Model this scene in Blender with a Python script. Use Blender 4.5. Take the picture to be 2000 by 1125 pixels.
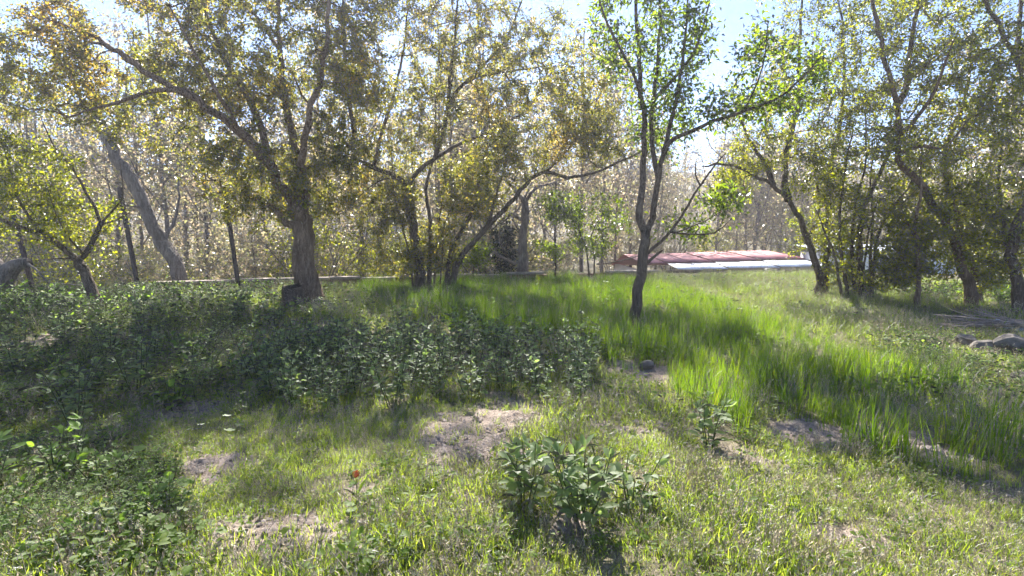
import bpy, math, random
import numpy as np
from mathutils import Vector, Matrix, Euler, Quaternion

# ------------------------------------------------------------------ camera, sky, sun, exposure
CAM_H, FPX, PITCH = 1.55, 1050.0, math.radians(5.8)
SUN_EL, SUN_AZ = math.radians(44), math.radians(-9)      # azimuth measured from +Y towards +X
sc = bpy.context.scene
for o in list(bpy.data.objects):
    bpy.data.objects.remove(o)
cam_d = bpy.data.cameras.new('camera'); cam = bpy.data.objects.new('camera', cam_d)
sc.collection.objects.link(cam)
cam_d.sensor_width = 36.0; cam_d.lens = 36.0 * FPX / 2000.0
cam_d.clip_start = 0.05; cam_d.clip_end = 3000
cam.location = (0, 0, CAM_H); cam.rotation_euler = (math.pi / 2 - PITCH, 0, 0)
sc.camera = cam

w = bpy.data.worlds.new('World'); sc.world = w; w.use_nodes = True
wn = w.node_tree.nodes; wl = w.node_tree.links
sky = wn.new('ShaderNodeTexSky'); sky.sky_type = 'NISHITA'; sky.sun_disc = False
sky.sun_elevation = SUN_EL; sky.sun_rotation = SUN_AZ
sky.altitude = 3000; sky.air_density = 0.75; sky.dust_density = 0.1; sky.ozone_density = 4.0
wl.new(sky.outputs[0], wn['Background'].inputs[0]); wn['Background'].inputs[1].default_value = 0.1

sun_d = bpy.data.lights.new('sun', 'SUN'); sun_d.energy = 5.0; sun_d.angle = math.radians(0.55)
sun_d.color = (1.0, 0.965, 0.9)
sun = bpy.data.objects.new('sun', sun_d); sc.collection.objects.link(sun)
to_sun = Vector((math.sin(SUN_AZ) * math.cos(SUN_EL), math.cos(SUN_AZ) * math.cos(SUN_EL), math.sin(SUN_EL)))
sun.rotation_euler = (-to_sun).to_track_quat('-Z', 'Y').to_euler()
sun.location = (-4, 20, 30)

vs = sc.view_settings
vs.view_transform = 'Standard'; vs.look = 'None'; vs.exposure = 1.8; vs.gamma = 1.0
vs.use_curve_mapping = False
cy = sc.cycles
cy.max_bounces = 6; cy.diffuse_bounces = 4; cy.glossy_bounces = 2; cy.transmission_bounces = 4
cy.volume_bounces = 0; cy.adaptive_threshold = 0.04; cy.sample_clamp_indirect = 8.0; cy.use_denoising = True
cy.caustics_reflective = False; cy.caustics_refractive = False

# ------------------------------------------------------------------ helpers
COL = sc.collection
PROTO = bpy.data.collections.new('prototypes')           # tuft shapes for the uncountable grass, not linked to the scene
RNG = np.random.default_rng(7); random.seed(7)
CP, SP = math.cos(PITCH), math.sin(PITCH)

def P(u, v, D):
    """the place D metres ahead that the photograph shows at pixel (u, v)"""
    a, b = (u - 1000) / FPX, -(v - 562.5) / FPX
    d = np.array([a, CP + b * SP, -SP + b * CP]); t = D / d[1]
    return np.array([0, 0, CAM_H]) + d * t
def G(u, v, z=0.0):
    """ground point seen at pixel (u, v)"""
    a, b = (u - 1000) / FPX, -(v - 562.5) / FPX
    d = np.array([a, CP + b * SP, -SP + b * CP]); t = (z - CAM_H) / d[2]
    return np.array([0, 0, CAM_H]) + d * t
def proj(p):
    q = p - np.array([0, 0, CAM_H])
    f = q[:, 1] * CP - q[:, 2] * SP; up = q[:, 1] * SP + q[:, 2] * CP
    f = np.maximum(f, 1e-3)
    return 1000 + FPX * q[:, 0] / f, 562.5 - FPX * up / f

def _hash(ix, iy, iz):
    h = (ix * 374761393 + iy * 668265263 + iz * 2147483647 + 1013904223) & 0xffffffff
    h = ((h ^ (h >> 13)) * 1274126177) & 0xffffffff
    h = ((h ^ (h >> 16)) * 2246822519) & 0xffffffff
    return ((h ^ (h >> 15)) & 0xffff) / 65535.0
def noise3(p):
    p = np.asarray(p, float); i = np.floor(p).astype(np.int64); f = p - i; f = f * f * (3 - 2 * f)
    r = 0
    for dx in (0, 1):
        for dy in (0, 1):
            for dz in (0, 1):
                wgt = (f[..., 0] if dx else 1 - f[..., 0]) * (f[..., 1] if dy else 1 - f[..., 1]) * (f[..., 2] if dz else 1 - f[..., 2])
                r = r + wgt * _hash(i[..., 0] + dx, i[..., 1] + dy, i[..., 2] + dz)
    return r
def n2(x, y, s, k=0.0):
    return noise3(np.stack([np.asarray(x) * s + 17.3 * k, np.asarray(y) * s - 5.1 * k, np.full_like(np.asarray(x, float), k)], -1))

def inpoly(u, v, poly):
    c = np.zeros(len(u), bool); n = len(poly)
    for i in range(n):
        (x1, y1), (x2, y2) = poly[i], poly[(i + 1) % n]
        m = ((y1 > v) != (y2 > v)) & (u < (x2 - x1) * (v - y1) / (y2 - y1 + 1e-9) + x1)
        c ^= m
    return c

def mesh_np(name, V, F, mat=None, smooth=False, mats=None, midx=None):
    """V (n,3), F (m,3) or (m,4) arrays"""
    V = np.asarray(V, np.float32); F = np.asarray(F, np.int32)
    me = bpy.data.meshes.new(name); k = F.shape[1]
    me.vertices.add(len(V)); me.vertices.foreach_set('co', V.ravel())
    me.loops.add(F.size); me.loops.foreach_set('vertex_index', F.ravel())
    me.polygons.add(len(F)); me.polygons.foreach_set('loop_start', np.arange(len(F), dtype=np.int32) * k)
    me.update(calc_edges=True)
    if smooth:
        me.polygons.foreach_set('use_smooth', np.ones(len(F), bool))
    if mats:
        for m in mats: me.materials.append(m)
        me.polygons.foreach_set('material_index', np.asarray(midx, np.int32))
    elif mat:
        me.materials.append(mat)
    me.validate()
    return me
def link(name, me, parent=None, loc=None, rot=None, scale=None, col=COL):
    o = bpy.data.objects.new(name, me); col.objects.link(o)
    if parent is not None: o.parent = parent
    if loc is not None: o.location = loc
    if rot is not None: o.rotation_euler = rot
    if scale is not None: o.scale = scale if hasattr(scale, '__len__') else (scale,) * 3
    return o
def tag(o, label=None, cat=None, group=None, kind=None):
    if label: o['label'] = label
    if cat: o['category'] = cat
    if group: o['group'] = group
    if kind: o['kind'] = kind
    return o
def thing(name, label, cat, loc=(0, 0, 0), group=None, rz=0.0, scale=1.0):
    o = bpy.data.objects.new(name, None); COL.objects.link(o)
    o.empty_display_size = 0.1; o.location = loc; o.rotation_euler = (0, 0, rz); o.scale = (scale,) * 3
    return tag(o, label, cat, group)
def copy_tree(o, parent=None):
    c = o.copy(); COL.objects.link(c); c.parent = parent
    for ch in o.children: copy_tree(ch, c)
    return c

# ------------------------------------------------------------------ materials
def new_mat(name):
    m = bpy.data.materials.new(name); m.use_nodes = True
    nt = m.node_tree; nt.nodes.clear()
    return m, nt, nt.nodes, nt.links
def ramp(nodes, stops):
    r = nodes.new('ShaderNodeValToRGB'); e = r.color_ramp.elements
    while len(e) < len(stops): e.new(0.5)
    for i, (p, c) in enumerate(stops):
        e[i].position = p; e[i].color = (*c, 1)
    return r
def leaf_mat(name, cols, trans=0.5, tint=(1.9, 1.75, 0.55), rough=0.42, spec=0.5, inst=False, patch=None, odd=None):
    """leaf blade: diffuse front, light coming through, a waxy gloss. cols: diffuse colours picked leaf by leaf. patch: (scale, colour, amount) young-leaf clumps"""
    m, nt, N, L = new_mat(name)
    g = N.new('ShaderNodeNewGeometry'); fac = g.outputs['Random Per Island']
    if inst:
        oi = N.new('ShaderNodeObjectInfo'); a = N.new('ShaderNodeMath'); a.operation = 'MULTIPLY_ADD'
        L.new(oi.outputs['Random'], a.inputs[0]); a.inputs[1].default_value = 0.6
        b = N.new('ShaderNodeMath'); b.operation = 'MULTIPLY'; L.new(fac, b.inputs[0]); b.inputs[1].default_value = 0.4
        L.new(b.outputs[0], a.inputs[2]); fac = a.outputs[0]
    k_ = 0.93 if odd else 1.0
    r = ramp(N, [(k_ * i / (len(cols) - 1), c) for i, c in enumerate(cols)] + ([(0.99, odd)] if odd else [])); L.new(fac, r.inputs[0])
    colr = r.outputs[0]
    if patch:
        s, pc, lo = patch
        tc = N.new('ShaderNodeTexCoord'); nz = N.new('ShaderNodeTexNoise'); nz.inputs['Scale'].default_value = s; nz.inputs['Detail'].default_value = 2
        L.new(tc.outputs['Object'], nz.inputs['Vector'])
        mr = N.new('ShaderNodeMapRange'); mr.inputs[1].default_value = lo; mr.inputs[2].default_value = lo + 0.16
        L.new(nz.outputs[0], mr.inputs[0])
        mu = N.new('ShaderNodeMath'); mu.operation = 'MULTIPLY'; L.new(mr.outputs[0], mu.inputs[0]); L.new(g.outputs['Random Per Island'], mu.inputs[1])
        mx = N.new('ShaderNodeMixRGB'); L.new(mu.outputs[0], mx.inputs[0]); L.new(colr, mx.inputs[1]); mx.inputs[2].default_value = (*pc, 1)
        colr = mx.outputs[0]
    tm = N.new('ShaderNodeMixRGB'); tm.blend_type = 'MULTIPLY'; tm.inputs[0].default_value = 1; L.new(colr, tm.inputs[1]); tm.inputs[2].default_value = (*tint, 1)
    d = N.new('ShaderNodeBsdfDiffuse'); L.new(colr, d.inputs[0])
    t = N.new('ShaderNodeBsdfTranslucent'); L.new(tm.outputs[0], t.inputs[0])
    ms = N.new('ShaderNodeMixShader'); ms.inputs[0].default_value = trans
    L.new(d.outputs[0], ms.inputs[1]); L.new(t.outputs[0], ms.inputs[2])
    gl = N.new('ShaderNodeBsdfGlossy'); gl.inputs['Roughness'].default_value = rough; gl.inputs['Color'].default_value = (spec * .7, spec * .7, spec * .68, 1)
    fr = N.new('ShaderNodeFresnel'); fr.inputs[0].default_value = 1.38
    mg = N.new('ShaderNodeMixShader'); L.new(fr.outputs[0], mg.inputs[0]); L.new(ms.outputs[0], mg.inputs[1]); L.new(gl.outputs[0], mg.inputs[2])
    out = N.new('ShaderNodeOutputMaterial'); L.new(mg.outputs[0], out.inputs[0])
    return m
def bark_mat(name, c1, c2, c3, scale=9.0, bump=0.6):
    m, nt, N, L = new_mat(name)
    tc = N.new('ShaderNodeTexCoord'); mp = N.new('ShaderNodeMapping'); mp.inputs['Scale'].default_value = (1, 1, 0.22)
    L.new(tc.outputs['Object'], mp.inputs[0])
    n1 = N.new('ShaderNodeTexNoise'); n1.inputs['Scale'].default_value = scale * 2.2; n1.inputs['Detail'].default_value = 7; n1.inputs['Roughness'].default_value = 0.68
    L.new(mp.outputs[0], n1.inputs['Vector'])
    vo = N.new('ShaderNodeTexVoronoi'); vo.feature = 'DISTANCE_TO_EDGE'; vo.inputs['Scale'].default_value = scale * 2.6
    L.new(mp.outputs[0], vo.inputs['Vector'])
    n3 = N.new('ShaderNodeTexNoise'); n3.inputs['Scale'].default_value = 2.3; L.new(tc.outputs['Object'], n3.inputs['Vector'])
    r = ramp(N, [(0.3, c1), (0.55, c2), (0.75, c3)]); L.new(n1.outputs[0], r.inputs[0])
    r3 = ramp(N, [(0.35, (0.75, 0.72, 0.68)), (0.65, (1.15, 1.12, 1.05))]); L.new(n3.outputs[0], r3.inputs[0])
    mx = N.new('ShaderNodeMixRGB'); mx.blend_type = 'MULTIPLY'; mx.inputs[0].default_value = 1
    L.new(r.outputs[0], mx.inputs[1]); L.new(r3.outputs[0], mx.inputs[2])
    rv = ramp(N, [(0.0, (0, 0, 0)), (0.18, (1, 1, 1))]); L.new(vo.outputs[0], rv.inputs[0])
    ad = N.new('ShaderNodeMath'); ad.operation = 'MULTIPLY_ADD'; L.new(rv.outputs[0], ad.inputs[0]); ad.inputs[1].default_value = 0.5; L.new(n1.outputs[0], ad.inputs[2])
    bp = N.new('ShaderNodeBump'); bp.inputs['Strength'].default_value = bump; bp.inputs['Distance'].default_value = 0.03; L.new(ad.outputs[0], bp.inputs['Height'])
    p = N.new('ShaderNodeBsdfPrincipled'); p.inputs['Roughness'].default_value = 0.85; p.inputs['Specular IOR Level'].default_value = 0.25
    L.new(mx.outputs[0], p.inputs['Base Color']); L.new(bp.outputs[0], p.inputs['Normal'])
    out = N.new('ShaderNodeOutputMaterial'); L.new(p.outputs[0], out.inputs[0])
    return m
def plain_mat(name, c1, c2, scale=6.0, rough=0.8, spec=0.3, bump=0.3, metal=0.0, detail=6):
    m, nt, N, L = new_mat(name)
    tc = N.new('ShaderNodeTexCoord'); n1 = N.new('ShaderNodeTexNoise'); n1.inputs['Scale'].default_value = scale; n1.inputs['Detail'].default_value = detail
    n1.inputs['Roughness'].default_value = 0.65; L.new(tc.outputs['Object'], n1.inputs['Vector'])
    r = ramp(N, [(0.32, c1), (0.7, c2)]); L.new(n1.outputs[0], r.inputs[0])
    bp = N.new('ShaderNodeBump'); bp.inputs['Strength'].default_value = bump; bp.inputs['Distance'].default_value = 0.02; L.new(n1.outputs[0], bp.inputs['Height'])
    p = N.new('ShaderNodeBsdfPrincipled'); p.inputs['Roughness'].default_value = rough; p.inputs['Specular IOR Level'].default_value = spec; p.inputs['Metallic'].default_value = metal
    L.new(r.outputs[0], p.inputs['Base Color']); L.new(bp.outputs[0], p.inputs['Normal'])
    out = N.new('ShaderNodeOutputMaterial'); L.new(p.outputs[0], out.inputs[0])
    return m

M = {}
M['bark_brown'] = bark_mat('bark_brown', (0.1, 0.063, 0.042), (0.22, 0.15, 0.105), (0.36, 0.265, 0.19), 9, 1.0)
M['bark_dark'] = bark_mat('bark_dark', (0.07, 0.05, 0.038), (0.145, 0.108, 0.08), (0.25, 0.195, 0.148), 12, 0.9)
M['bark_grey'] = bark_mat('bark_grey', (0.09, 0.075, 0.065), (0.21, 0.18, 0.16), (0.36, 0.32, 0.285), 7, 1.0)
M['bark_bleached'] = bark_mat('bark_bleached', (0.13, 0.1, 0.085), (0.28, 0.225, 0.19), (0.46, 0.39, 0.34), 8, 0.9)
M['leaf_olive'] = leaf_mat('leaf_olive', [(0.09, 0.11, 0.03), (0.145, 0.165, 0.04), (0.2, 0.21, 0.05), (0.28, 0.22, 0.07)], 0.62, (2.5, 2.3, 0.85), patch=(0.5, (0.42, 0.25, 0.09), 0.545))
M['leaf_lime'] = leaf_mat('leaf_lime', [(0.085, 0.11, 0.018), (0.14, 0.165, 0.025), (0.2, 0.21, 0.03), (0.25, 0.235, 0.04)], 0.66, (2.7, 2.65, 0.7), patch=(0.6, (0.36, 0.21, 0.05), 0.62))
M['leaf_cherry'] = leaf_mat('leaf_cherry', [(0.065, 0.1, 0.022), (0.1, 0.145, 0.028), (0.16, 0.2, 0.034)], 0.66, (2.8, 2.8, 0.7), rough=0.45)
M['leaf_fresh'] = leaf_mat('leaf_fresh', [(0.08, 0.125, 0.018), (0.13, 0.18, 0.027), (0.19, 0.235, 0.033)], 0.62, (2.3, 2.3, 0.5))
M['leaf_poplar'] = leaf_mat('leaf_poplar', [(0.22, 0.24, 0.11), (0.3, 0.28, 0.17), (0.35, 0.29, 0.22), (0.39, 0.3, 0.25)], 0.55, (1.9, 1.85, 1.4), patch=(0.15, (0.38, 0.26, 0.17), 0.5))
M['leaf_dark'] = leaf_mat('leaf_dark', [(0.012, 0.02, 0.01), (0.03, 0.045, 0.018)], 0.2)
M['leaf_bean'] = leaf_mat('leaf_bean', [(0.15, 0.2, 0.115), (0.2, 0.255, 0.145), (0.26, 0.31, 0.18)], 0.64, (2.1, 2.3, 0.85), rough=0.55, spec=0.45, odd=(0.33, 0.3, 0.12))
M['leaf_weed'] = leaf_mat('leaf_weed', [(0.1, 0.16, 0.05), (0.15, 0.22, 0.068), (0.21, 0.28, 0.09)], 0.64, (2.3, 2.5, 0.65), rough=0.55, spec=0.4, odd=(0.36, 0.31, 0.1))
M['stem_green'] = leaf_mat('stem_green', [(0.08, 0.11, 0.035), (0.12, 0.14, 0.05)], 0.25)
M['grass_short'] = leaf_mat('grass_short', [(0.12, 0.185, 0.035), (0.17, 0.24, 0.046), (0.23, 0.28, 0.065), (0.3, 0.31, 0.1)], 0.62, (2.3, 2.3, 0.75), rough=0.55, spec=.25, inst=True)
M['grass_wheat'] = leaf_mat('grass_wheat', [(0.06, 0.125, 0.016), (0.095, 0.17, 0.02), (0.15, 0.215, 0.028)], 0.6, (2.35, 2.25, 0.35), rough=0.55, spec=.22, inst=True, odd=(0.34, 0.29, 0.1))
M['grass_pale'] = leaf_mat('grass_pale', [(0.11, 0.17, 0.045), (0.16, 0.215, 0.062), (0.23, 0.26, 0.095)], 0.6, (2.1, 2.15, 0.75), rough=0.55, spec=.25, inst=True)
M['weed_inst'] = leaf_mat('weed_inst', [(0.085, 0.14, 0.032), (0.13, 0.195, 0.044), (0.18, 0.235, 0.055)], 0.64, (2.3, 2.4, 0.6), rough=0.55, spec=.3, inst=True)
M['straw'] = plain_mat('straw', (0.35, 0.28, 0.18), (0.5, 0.42, 0.28), 20, 0.8)
M['rock'] = plain_mat('rock', (0.09, 0.078, 0.066), (0.24, 0.21, 0.18), 7, 0.85, 0.3, 0.8, detail=9)
M['stick'] = plain_mat('stick', (0.2, 0.15, 0.12), (0.42, 0.34, 0.28), 14, 0.8, 0.3, 0.5)
M['post_iron'] = plain_mat('post_iron', (0.028, 0.018, 0.018), (0.06, 0.038, 0.034), 18, 0.6, 0.4, 0.3)
M['wire'] = plain_mat('wire', (0.2, 0.19, 0.18), (0.3, 0.28, 0.26), 18, 0.5, 0.5, 0.1, 0.7)
M['concrete'] = plain_mat('concrete', (0.19, 0.15, 0.12), (0.42, 0.35, 0.29), 5, 0.9, 0.2, 0.5)
M['wall_brown'] = plain_mat('wall_brown', (0.16, 0.085, 0.06), (0.27, 0.16, 0.11), 6, 0.9, 0.2, 0.5)
M['roof_red'] = plain_mat('roof_red', (0.38, 0.12, 0.125), (0.5, 0.21, 0.21), 2.5, 0.5, 0.4, 0.1)
M['roof_zinc'] = plain_mat('roof_zinc', (0.62, 0.64, 0.68), (0.8, 0.82, 0.85), 3, 0.38, 0.5, 0.1, 0.35)
M['white_wall'] = plain_mat('white_wall', (0.68, 0.67, 0.66), (0.82, 0.81, 0.8), 3, 0.8, 0.3, 0.2)
M['timber_dark'] = plain_mat('timber_dark', (0.05, 0.038, 0.03), (0.1, 0.075, 0.055), 8, 0.8)
M['tarp'] = plain_mat('tarp', (0.3, 0.33, 0.39), (0.5, 0.54, 0.6), 5, 0.28, 0.6, 0.25)
M['crumb'] = plain_mat('crumb', (0.19, 0.155, 0.13), (0.38, 0.32, 0.275), 12, 0.95, 0.1, 0.4)
M['petal'] = plain_mat('petal', (0.5, 0.05, 0.02), (0.72, 0.16, 0.04), 30, 0.5)
M['petal_yellow'] = plain_mat('petal_yellow', (0.55, 0.36, 0.04), (0.7, 0.5, 0.1), 30, 0.5)

# ground: tan clods, damp dark crumbs, a thin green-brown litter where plants grow
def ground_mat():
    m, nt, N, L = new_mat('soil')
    tc = N.new('ShaderNodeTexCoord')
    n1 = N.new('ShaderNodeTexNoise'); n1.inputs['Scale'].default_value = 9; n1.inputs['Detail'].default_value = 9; n1.inputs['Roughness'].default_value = 0.7
    n2_ = N.new('ShaderNodeTexNoise'); n2_.inputs['Scale'].default_value = 60; n2_.inputs['Detail'].default_value = 5
    n3 = N.new('ShaderNodeTexNoise'); n3.inputs['Scale'].default_value = 1.1; n3.inputs['Detail'].default_value = 4
    for n in (n1, n2_, n3): L.new(tc.outputs['Object'], n.inputs['Vector'])
    r1 = ramp(N, [(0.3, (0.2, 0.16, 0.135)), (0.5, (0.32, 0.265, 0.225)), (0.72, (0.44, 0.375, 0.325))]); L.new(n1.outputs[0], r1.inputs[0])
    r2 = ramp(N, [(0.35, (0.6, 0.56, 0.5)), (0.65, (1.15, 1.1, 1.05))]); L.new(n2_.outputs[0], r2.inputs[0])
    mx = N.new('ShaderNodeMixRGB'); mx.blend_type = 'MULTIPLY'; mx.inputs[0].default_value = 0.8; L.new(r1.outputs[0], mx.inputs[1]); L.new(r2.outputs[0], mx.inputs[2])
    at = N.new('ShaderNodeAttribute'); at.attribute_name = 'bare'
    sb = N.new('ShaderNodeMath'); sb.operation = 'SUBTRACT'; L.new(n3.outputs[0], sb.inputs[0]); L.new(at.outputs['Fac'], sb.inputs[1])
    mr = N.new('ShaderNodeMapRange'); mr.inputs[1].default_value = 0.05; mr.inputs[2].default_value = 0.55; mr.inputs[4].default_value = 0.75; L.new(sb.outputs[0], mr.inputs[0])
    rl = ramp(N, [(0.3, (0.075, 0.08, 0.03)), (0.7, (0.15, 0.135, 0.065))]); L.new(n2_.outputs[0], rl.inputs[0])
    mx2 = N.new('ShaderNodeMixRGB'); L.new(mr.outputs[0], mx2.inputs[0]); L.new(mx.outputs[0], mx2.inputs[1]); L.new(rl.outputs[0], mx2.inputs[2])
    ad = N.new('ShaderNodeMath'); ad.operation = 'MULTIPLY_ADD'; L.new(n2_.outputs[0], ad.inputs[0]); ad.inputs[1].default_value = 0.35; L.new(n1.outputs[0], ad.inputs[2])
    bp = N.new('ShaderNodeBump'); bp.inputs['Strength'].default_value = 0.9; bp.inputs['Distance'].default_value = 0.035; L.new(ad.outputs[0], bp.inputs['Height'])
    p = N.new('ShaderNodeBsdfPrincipled'); p.inputs['Roughness'].default_value = 0.95; p.inputs['Specular IOR Level'].default_value = 0.15
    L.new(mx2.outputs[0], p.inputs['Base Color']); L.new(bp.outputs[0], p.inputs['Normal'])
    out = N.new('ShaderNodeOutputMaterial'); L.new(p.outputs[0], out.inputs[0])
    return m
M['soil'] = ground_mat()

# ------------------------------------------------------------------ ground
BARE = [(560, 1065, 150, 45), (690, 985, 40, 16), (935, 890, 150, 90), (1240, 845, 130, 30), (1440, 900, 70, 35), (1760, 865, 55, 40), (1960, 850, 70, 32),
        (430, 915, 80, 30), (1255, 725, 55, 22), (1590, 850, 70, 26), (1120, 1045, 60, 30), (700, 690, 25, 14), (330, 800, 90, 18), (120, 660, 70, 18), (1000, 800, 90, 22),
        (1660, 1050, 80, 25)]
BAREW = []
for (u, v, a, b) in BARE:
    c = G(u, v); e = G(u + a, v); f1 = G(u, v - b); f2 = G(u, v + b)
    BAREW.append((c[0], (f1[1] + f2[1]) / 2, abs(e[0] - c[0]), abs(f1[1] - f2[1]) / 2))
def bare(x, y):
    r = np.zeros_like(x)
    nz = (n2(x, y, 2.4, 3) - 0.5) * 1.1 + (n2(x, y, 7.0, 4) - 0.5) * 0.6
    for (cx, cy_, a, b) in BAREW:
        d = np.sqrt(((x - cx) / a) ** 2 + ((y - cy_) / b) ** 2)
        r = np.maximum(r, np.clip(1.35 - d + nz * 0.8, 0, 1))
    return r
# edge of the terrace: the low wall's line
WA, WB = G(300, 572)[:2], np.array([P(1290, 540, 18.6)[0], 18.6])
def past_wall(x, y):
    yl = WA[1] + (WB[1] - WA[1]) * (x - WA[0]) / (WB[0] - WA[0])
    yl = np.clip(yl, WA[1] - 0.5, WB[1] + 2.0)
    return y - yl
def sstep(a, b, t):
    t = np.clip((t - a) / (b - a), 0, 1); return t * t * (3 - 2 * t)
def height(x, y):
    x = np.asarray(x, float); y = np.asarray(y, float)
    h = (n2(x, y, 0.35, 1) - 0.5) * 0.16 + (n2(x, y, 1.3, 2) - 0.5) * 0.08
    near = np.exp(-np.maximum(y - 8, 0) / 6)
    br = bare(x, y)
    h = h + near * (0.3 + 0.7 * br) * ((n2(x, y, 5.0, 5) - 0.5) * 0.06 + np.abs(n2(x, y, 11.0, 6) - 0.5) * 0.05 + (n2(x, y, 26.0, 7) - 0.5) * 0.018)
    d = past_wall(x, y)
    drop = sstep(0.25, 1.6, d)
    h = h * (1 - 0.4 * drop) - drop * 1.5
    far = np.maximum(y - 70, 0)
    h = h + 21 * sstep(60, 170, y) + (n2(x, y, 0.02, 8) - 0.5) * 8 * sstep(80, 220, y) + (n2(x, y, 0.12, 9) - 0.5) * 1.2 * sstep(25, 60, y)
    return h
def hz(x, y):
    return float(height(np.array([x]), np.array([y]))[0])
def on_ground(u, v):
    g = G(u, v); return (float(g[0]), float(g[1]), hz(g[0], g[1]))

ys = np.concatenate([np.linspace(-6, 1.2, 14), 1.5 * (19.5 / 1.5) ** np.linspace(0, 1, 330), np.linspace(19.7, 60, 60), 62 * (900 / 62) ** np.linspace(0, 1, 60)])
s_ = np.linspace(-1, 1, 361); xs = np.sign(s_) * (np.abs(s_) ** 2.0) * 26; xs = np.unique(np.round(xs + np.linspace(-6, 6, 361), 4))
xs = np.concatenate([-33 * (800 / 33) ** np.linspace(1, 0.05, 30), xs, 33 * (800 / 33) ** np.linspace(0.05, 1, 30)])
X, Y = np.meshgrid(xs, ys)
Z = height(X.ravel(), Y.ravel())
V = np.stack([X.ravel(), Y.ravel(), Z], -1); nx = len(xs); ny = len(ys)
idx = np.arange(nx * ny).reshape(ny, nx)
F = np.stack([idx[:-1, :-1], idx[:-1, 1:], idx[1:, 1:], idx[1:, :-1]], -1).reshape(-1, 4)
gm = mesh_np('ground', V, F, M['soil'], True)
at = gm.attributes.new('bare', 'FLOAT', 'POINT'); at.data.foreach_set('value', bare(V[:, 0], V[:, 1]).astype(np.float32) * 0.8)
ground = tag(link('ground', gm), 'tan garden soil with clods under grass and weeds', kind='structure')

# ------------------------------------------------------------------ tubes and trees
def frame_dirs(T):
    a = np.where(np.abs(T[:, 2:3]) > 0.9, np.array([[1.0, 0, 0]]), np.array([[0, 0, 1.0]]))
    A = np.cross(T, a); A /= np.linalg.norm(A, axis=1, keepdims=True) + 1e-9
    return A, np.cross(T, A)
def tube(pts, rad, sides, lump=0.0, seed=0.0, closed_tip=True):
    pts = np.asarray(pts, float); rad = np.asarray(rad, float); n = len(pts)
    T = np.gradient(pts, axis=0); T /= np.linalg.norm(T, axis=1, keepdims=True) + 1e-9
    ref = np.array([0.3, 0.9, 0.1]) if abs(T[0] @ np.array([0.3, 0.9, 0.1])) < 0.85 else np.array([1.0, 0, 0.2])
    A = np.zeros_like(T)
    a = ref
    for i in range(n):
        a = a - T[i] * (a @ T[i]); a = a / (np.linalg.norm(a) + 1e-9); A[i] = a
    B = np.cross(T, A)
    ang = np.arange(sides) * 2 * math.pi / sides
    ca, sa = np.cos(ang), np.sin(ang)
    R = np.repeat(rad[:, None], sides, 1)
    if lump > 0:
        s = np.concatenate([[0], np.cumsum(np.linalg.norm(np.diff(pts, axis=0), axis=1))])
        q = np.stack([np.repeat(ca[None], n, 0) * 1.6 + seed, np.repeat(sa[None], n, 0) * 1.6, np.repeat(s[:, None] * 1.7, sides, 1)], -1)
        q2 = np.stack([np.repeat(ca[None], n, 0) * 4.2 + seed, np.repeat(sa[None], n, 0) * 4.2, np.repeat(s[:, None] * 1.1, sides, 1)], -1)
        R = R * (1 + lump * 2 * (noise3(q) - 0.5) + lump * 1.1 * (noise3(q2) - 0.5))
    V = pts[:, None, :] + R[..., None] * (ca[None, :, None] * A[:, None, :] + sa[None, :, None] * B[:, None, :])
    V = V.reshape(-1, 3)
    i = np.arange((n - 1) * sides); r, c = i // sides, i % sides; c2 = (c + 1) % sides
    F = np.stack([r * sides + c, r * sides + c2, (r + 1) * sides + c2, (r + 1) * sides + c], -1)
    return V, F
class Acc:
    def __init__(s): s.V = []; s.F = []; s.n = 0
    def add(s, V, F):
        s.V.append(V); s.F.append(F + s.n); s.n += len(V)
    def mesh(s, name, mat, smooth=True):
        return mesh_np(name, np.concatenate(s.V), np.concatenate(s.F), mat, smooth)
def catmull(pts, step):
    pts = np.asarray(pts, float)
    if len(pts) < 3:
        n = max(2, int(np.linalg.norm(pts[-1] - pts[0]) / step) + 1)
        return pts[0] + (pts[-1] - pts[0]) * np.linspace(0, 1, n)[:, None]
    p = np.vstack([2 * pts[0] - pts[1], pts, 2 * pts[-1] - pts[-2]]); out = []
    for i in range(1, len(p) - 2):
        n = max(2, int(np.linalg.norm(p[i + 1] - p[i]) / step)); t = np.linspace(0, 1, n, endpoint=False)[:, None]
        out.append(0.5 * (2 * p[i] + (p[i + 1] - p[i - 1]) * t + (2 * p[i - 1] - 5 * p[i] + 4 * p[i + 1] - p[i + 2]) * t ** 2 + (-p[i - 1] + 3 * p[i] - 3 * p[i + 1] + p[i + 2]) * t ** 3))
    return np.vstack(out + [pts[-1:]])

def leaves_mesh(name, C, Dr, Nr, Ln, Wd, mat, fold=0.25):
    """one diamond leaf, folded along its midrib, per row"""
    Dr = Dr / (np.linalg.norm(Dr, axis=1, keepdims=True) + 1e-9)
    S = np.cross(Nr, Dr); S /= np.linalg.norm(S, axis=1, keepdims=True) + 1e-9
    Nn = np.cross(Dr, S); L = Ln[:, None]; W = Wd[:, None]
    b = C; t = C + Dr * L - Nn * L * 0.12
    l = C + Dr * L * 0.48 + S * W * 0.5 + Nn * W * fold; r = C + Dr * L * 0.48 - S * W * 0.5 + Nn * W * fold
    n = len(C); V = np.stack([b, r, t, l], 1).reshape(-1, 3); k = np.arange(n)[:, None] * 4
    F = np.concatenate([k + np.array([[0, 1, 2]]), k + np.array([[0, 2, 3]])], 1).reshape(-1, 3)
    return mesh_np(name, V, F, mat, False)

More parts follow.
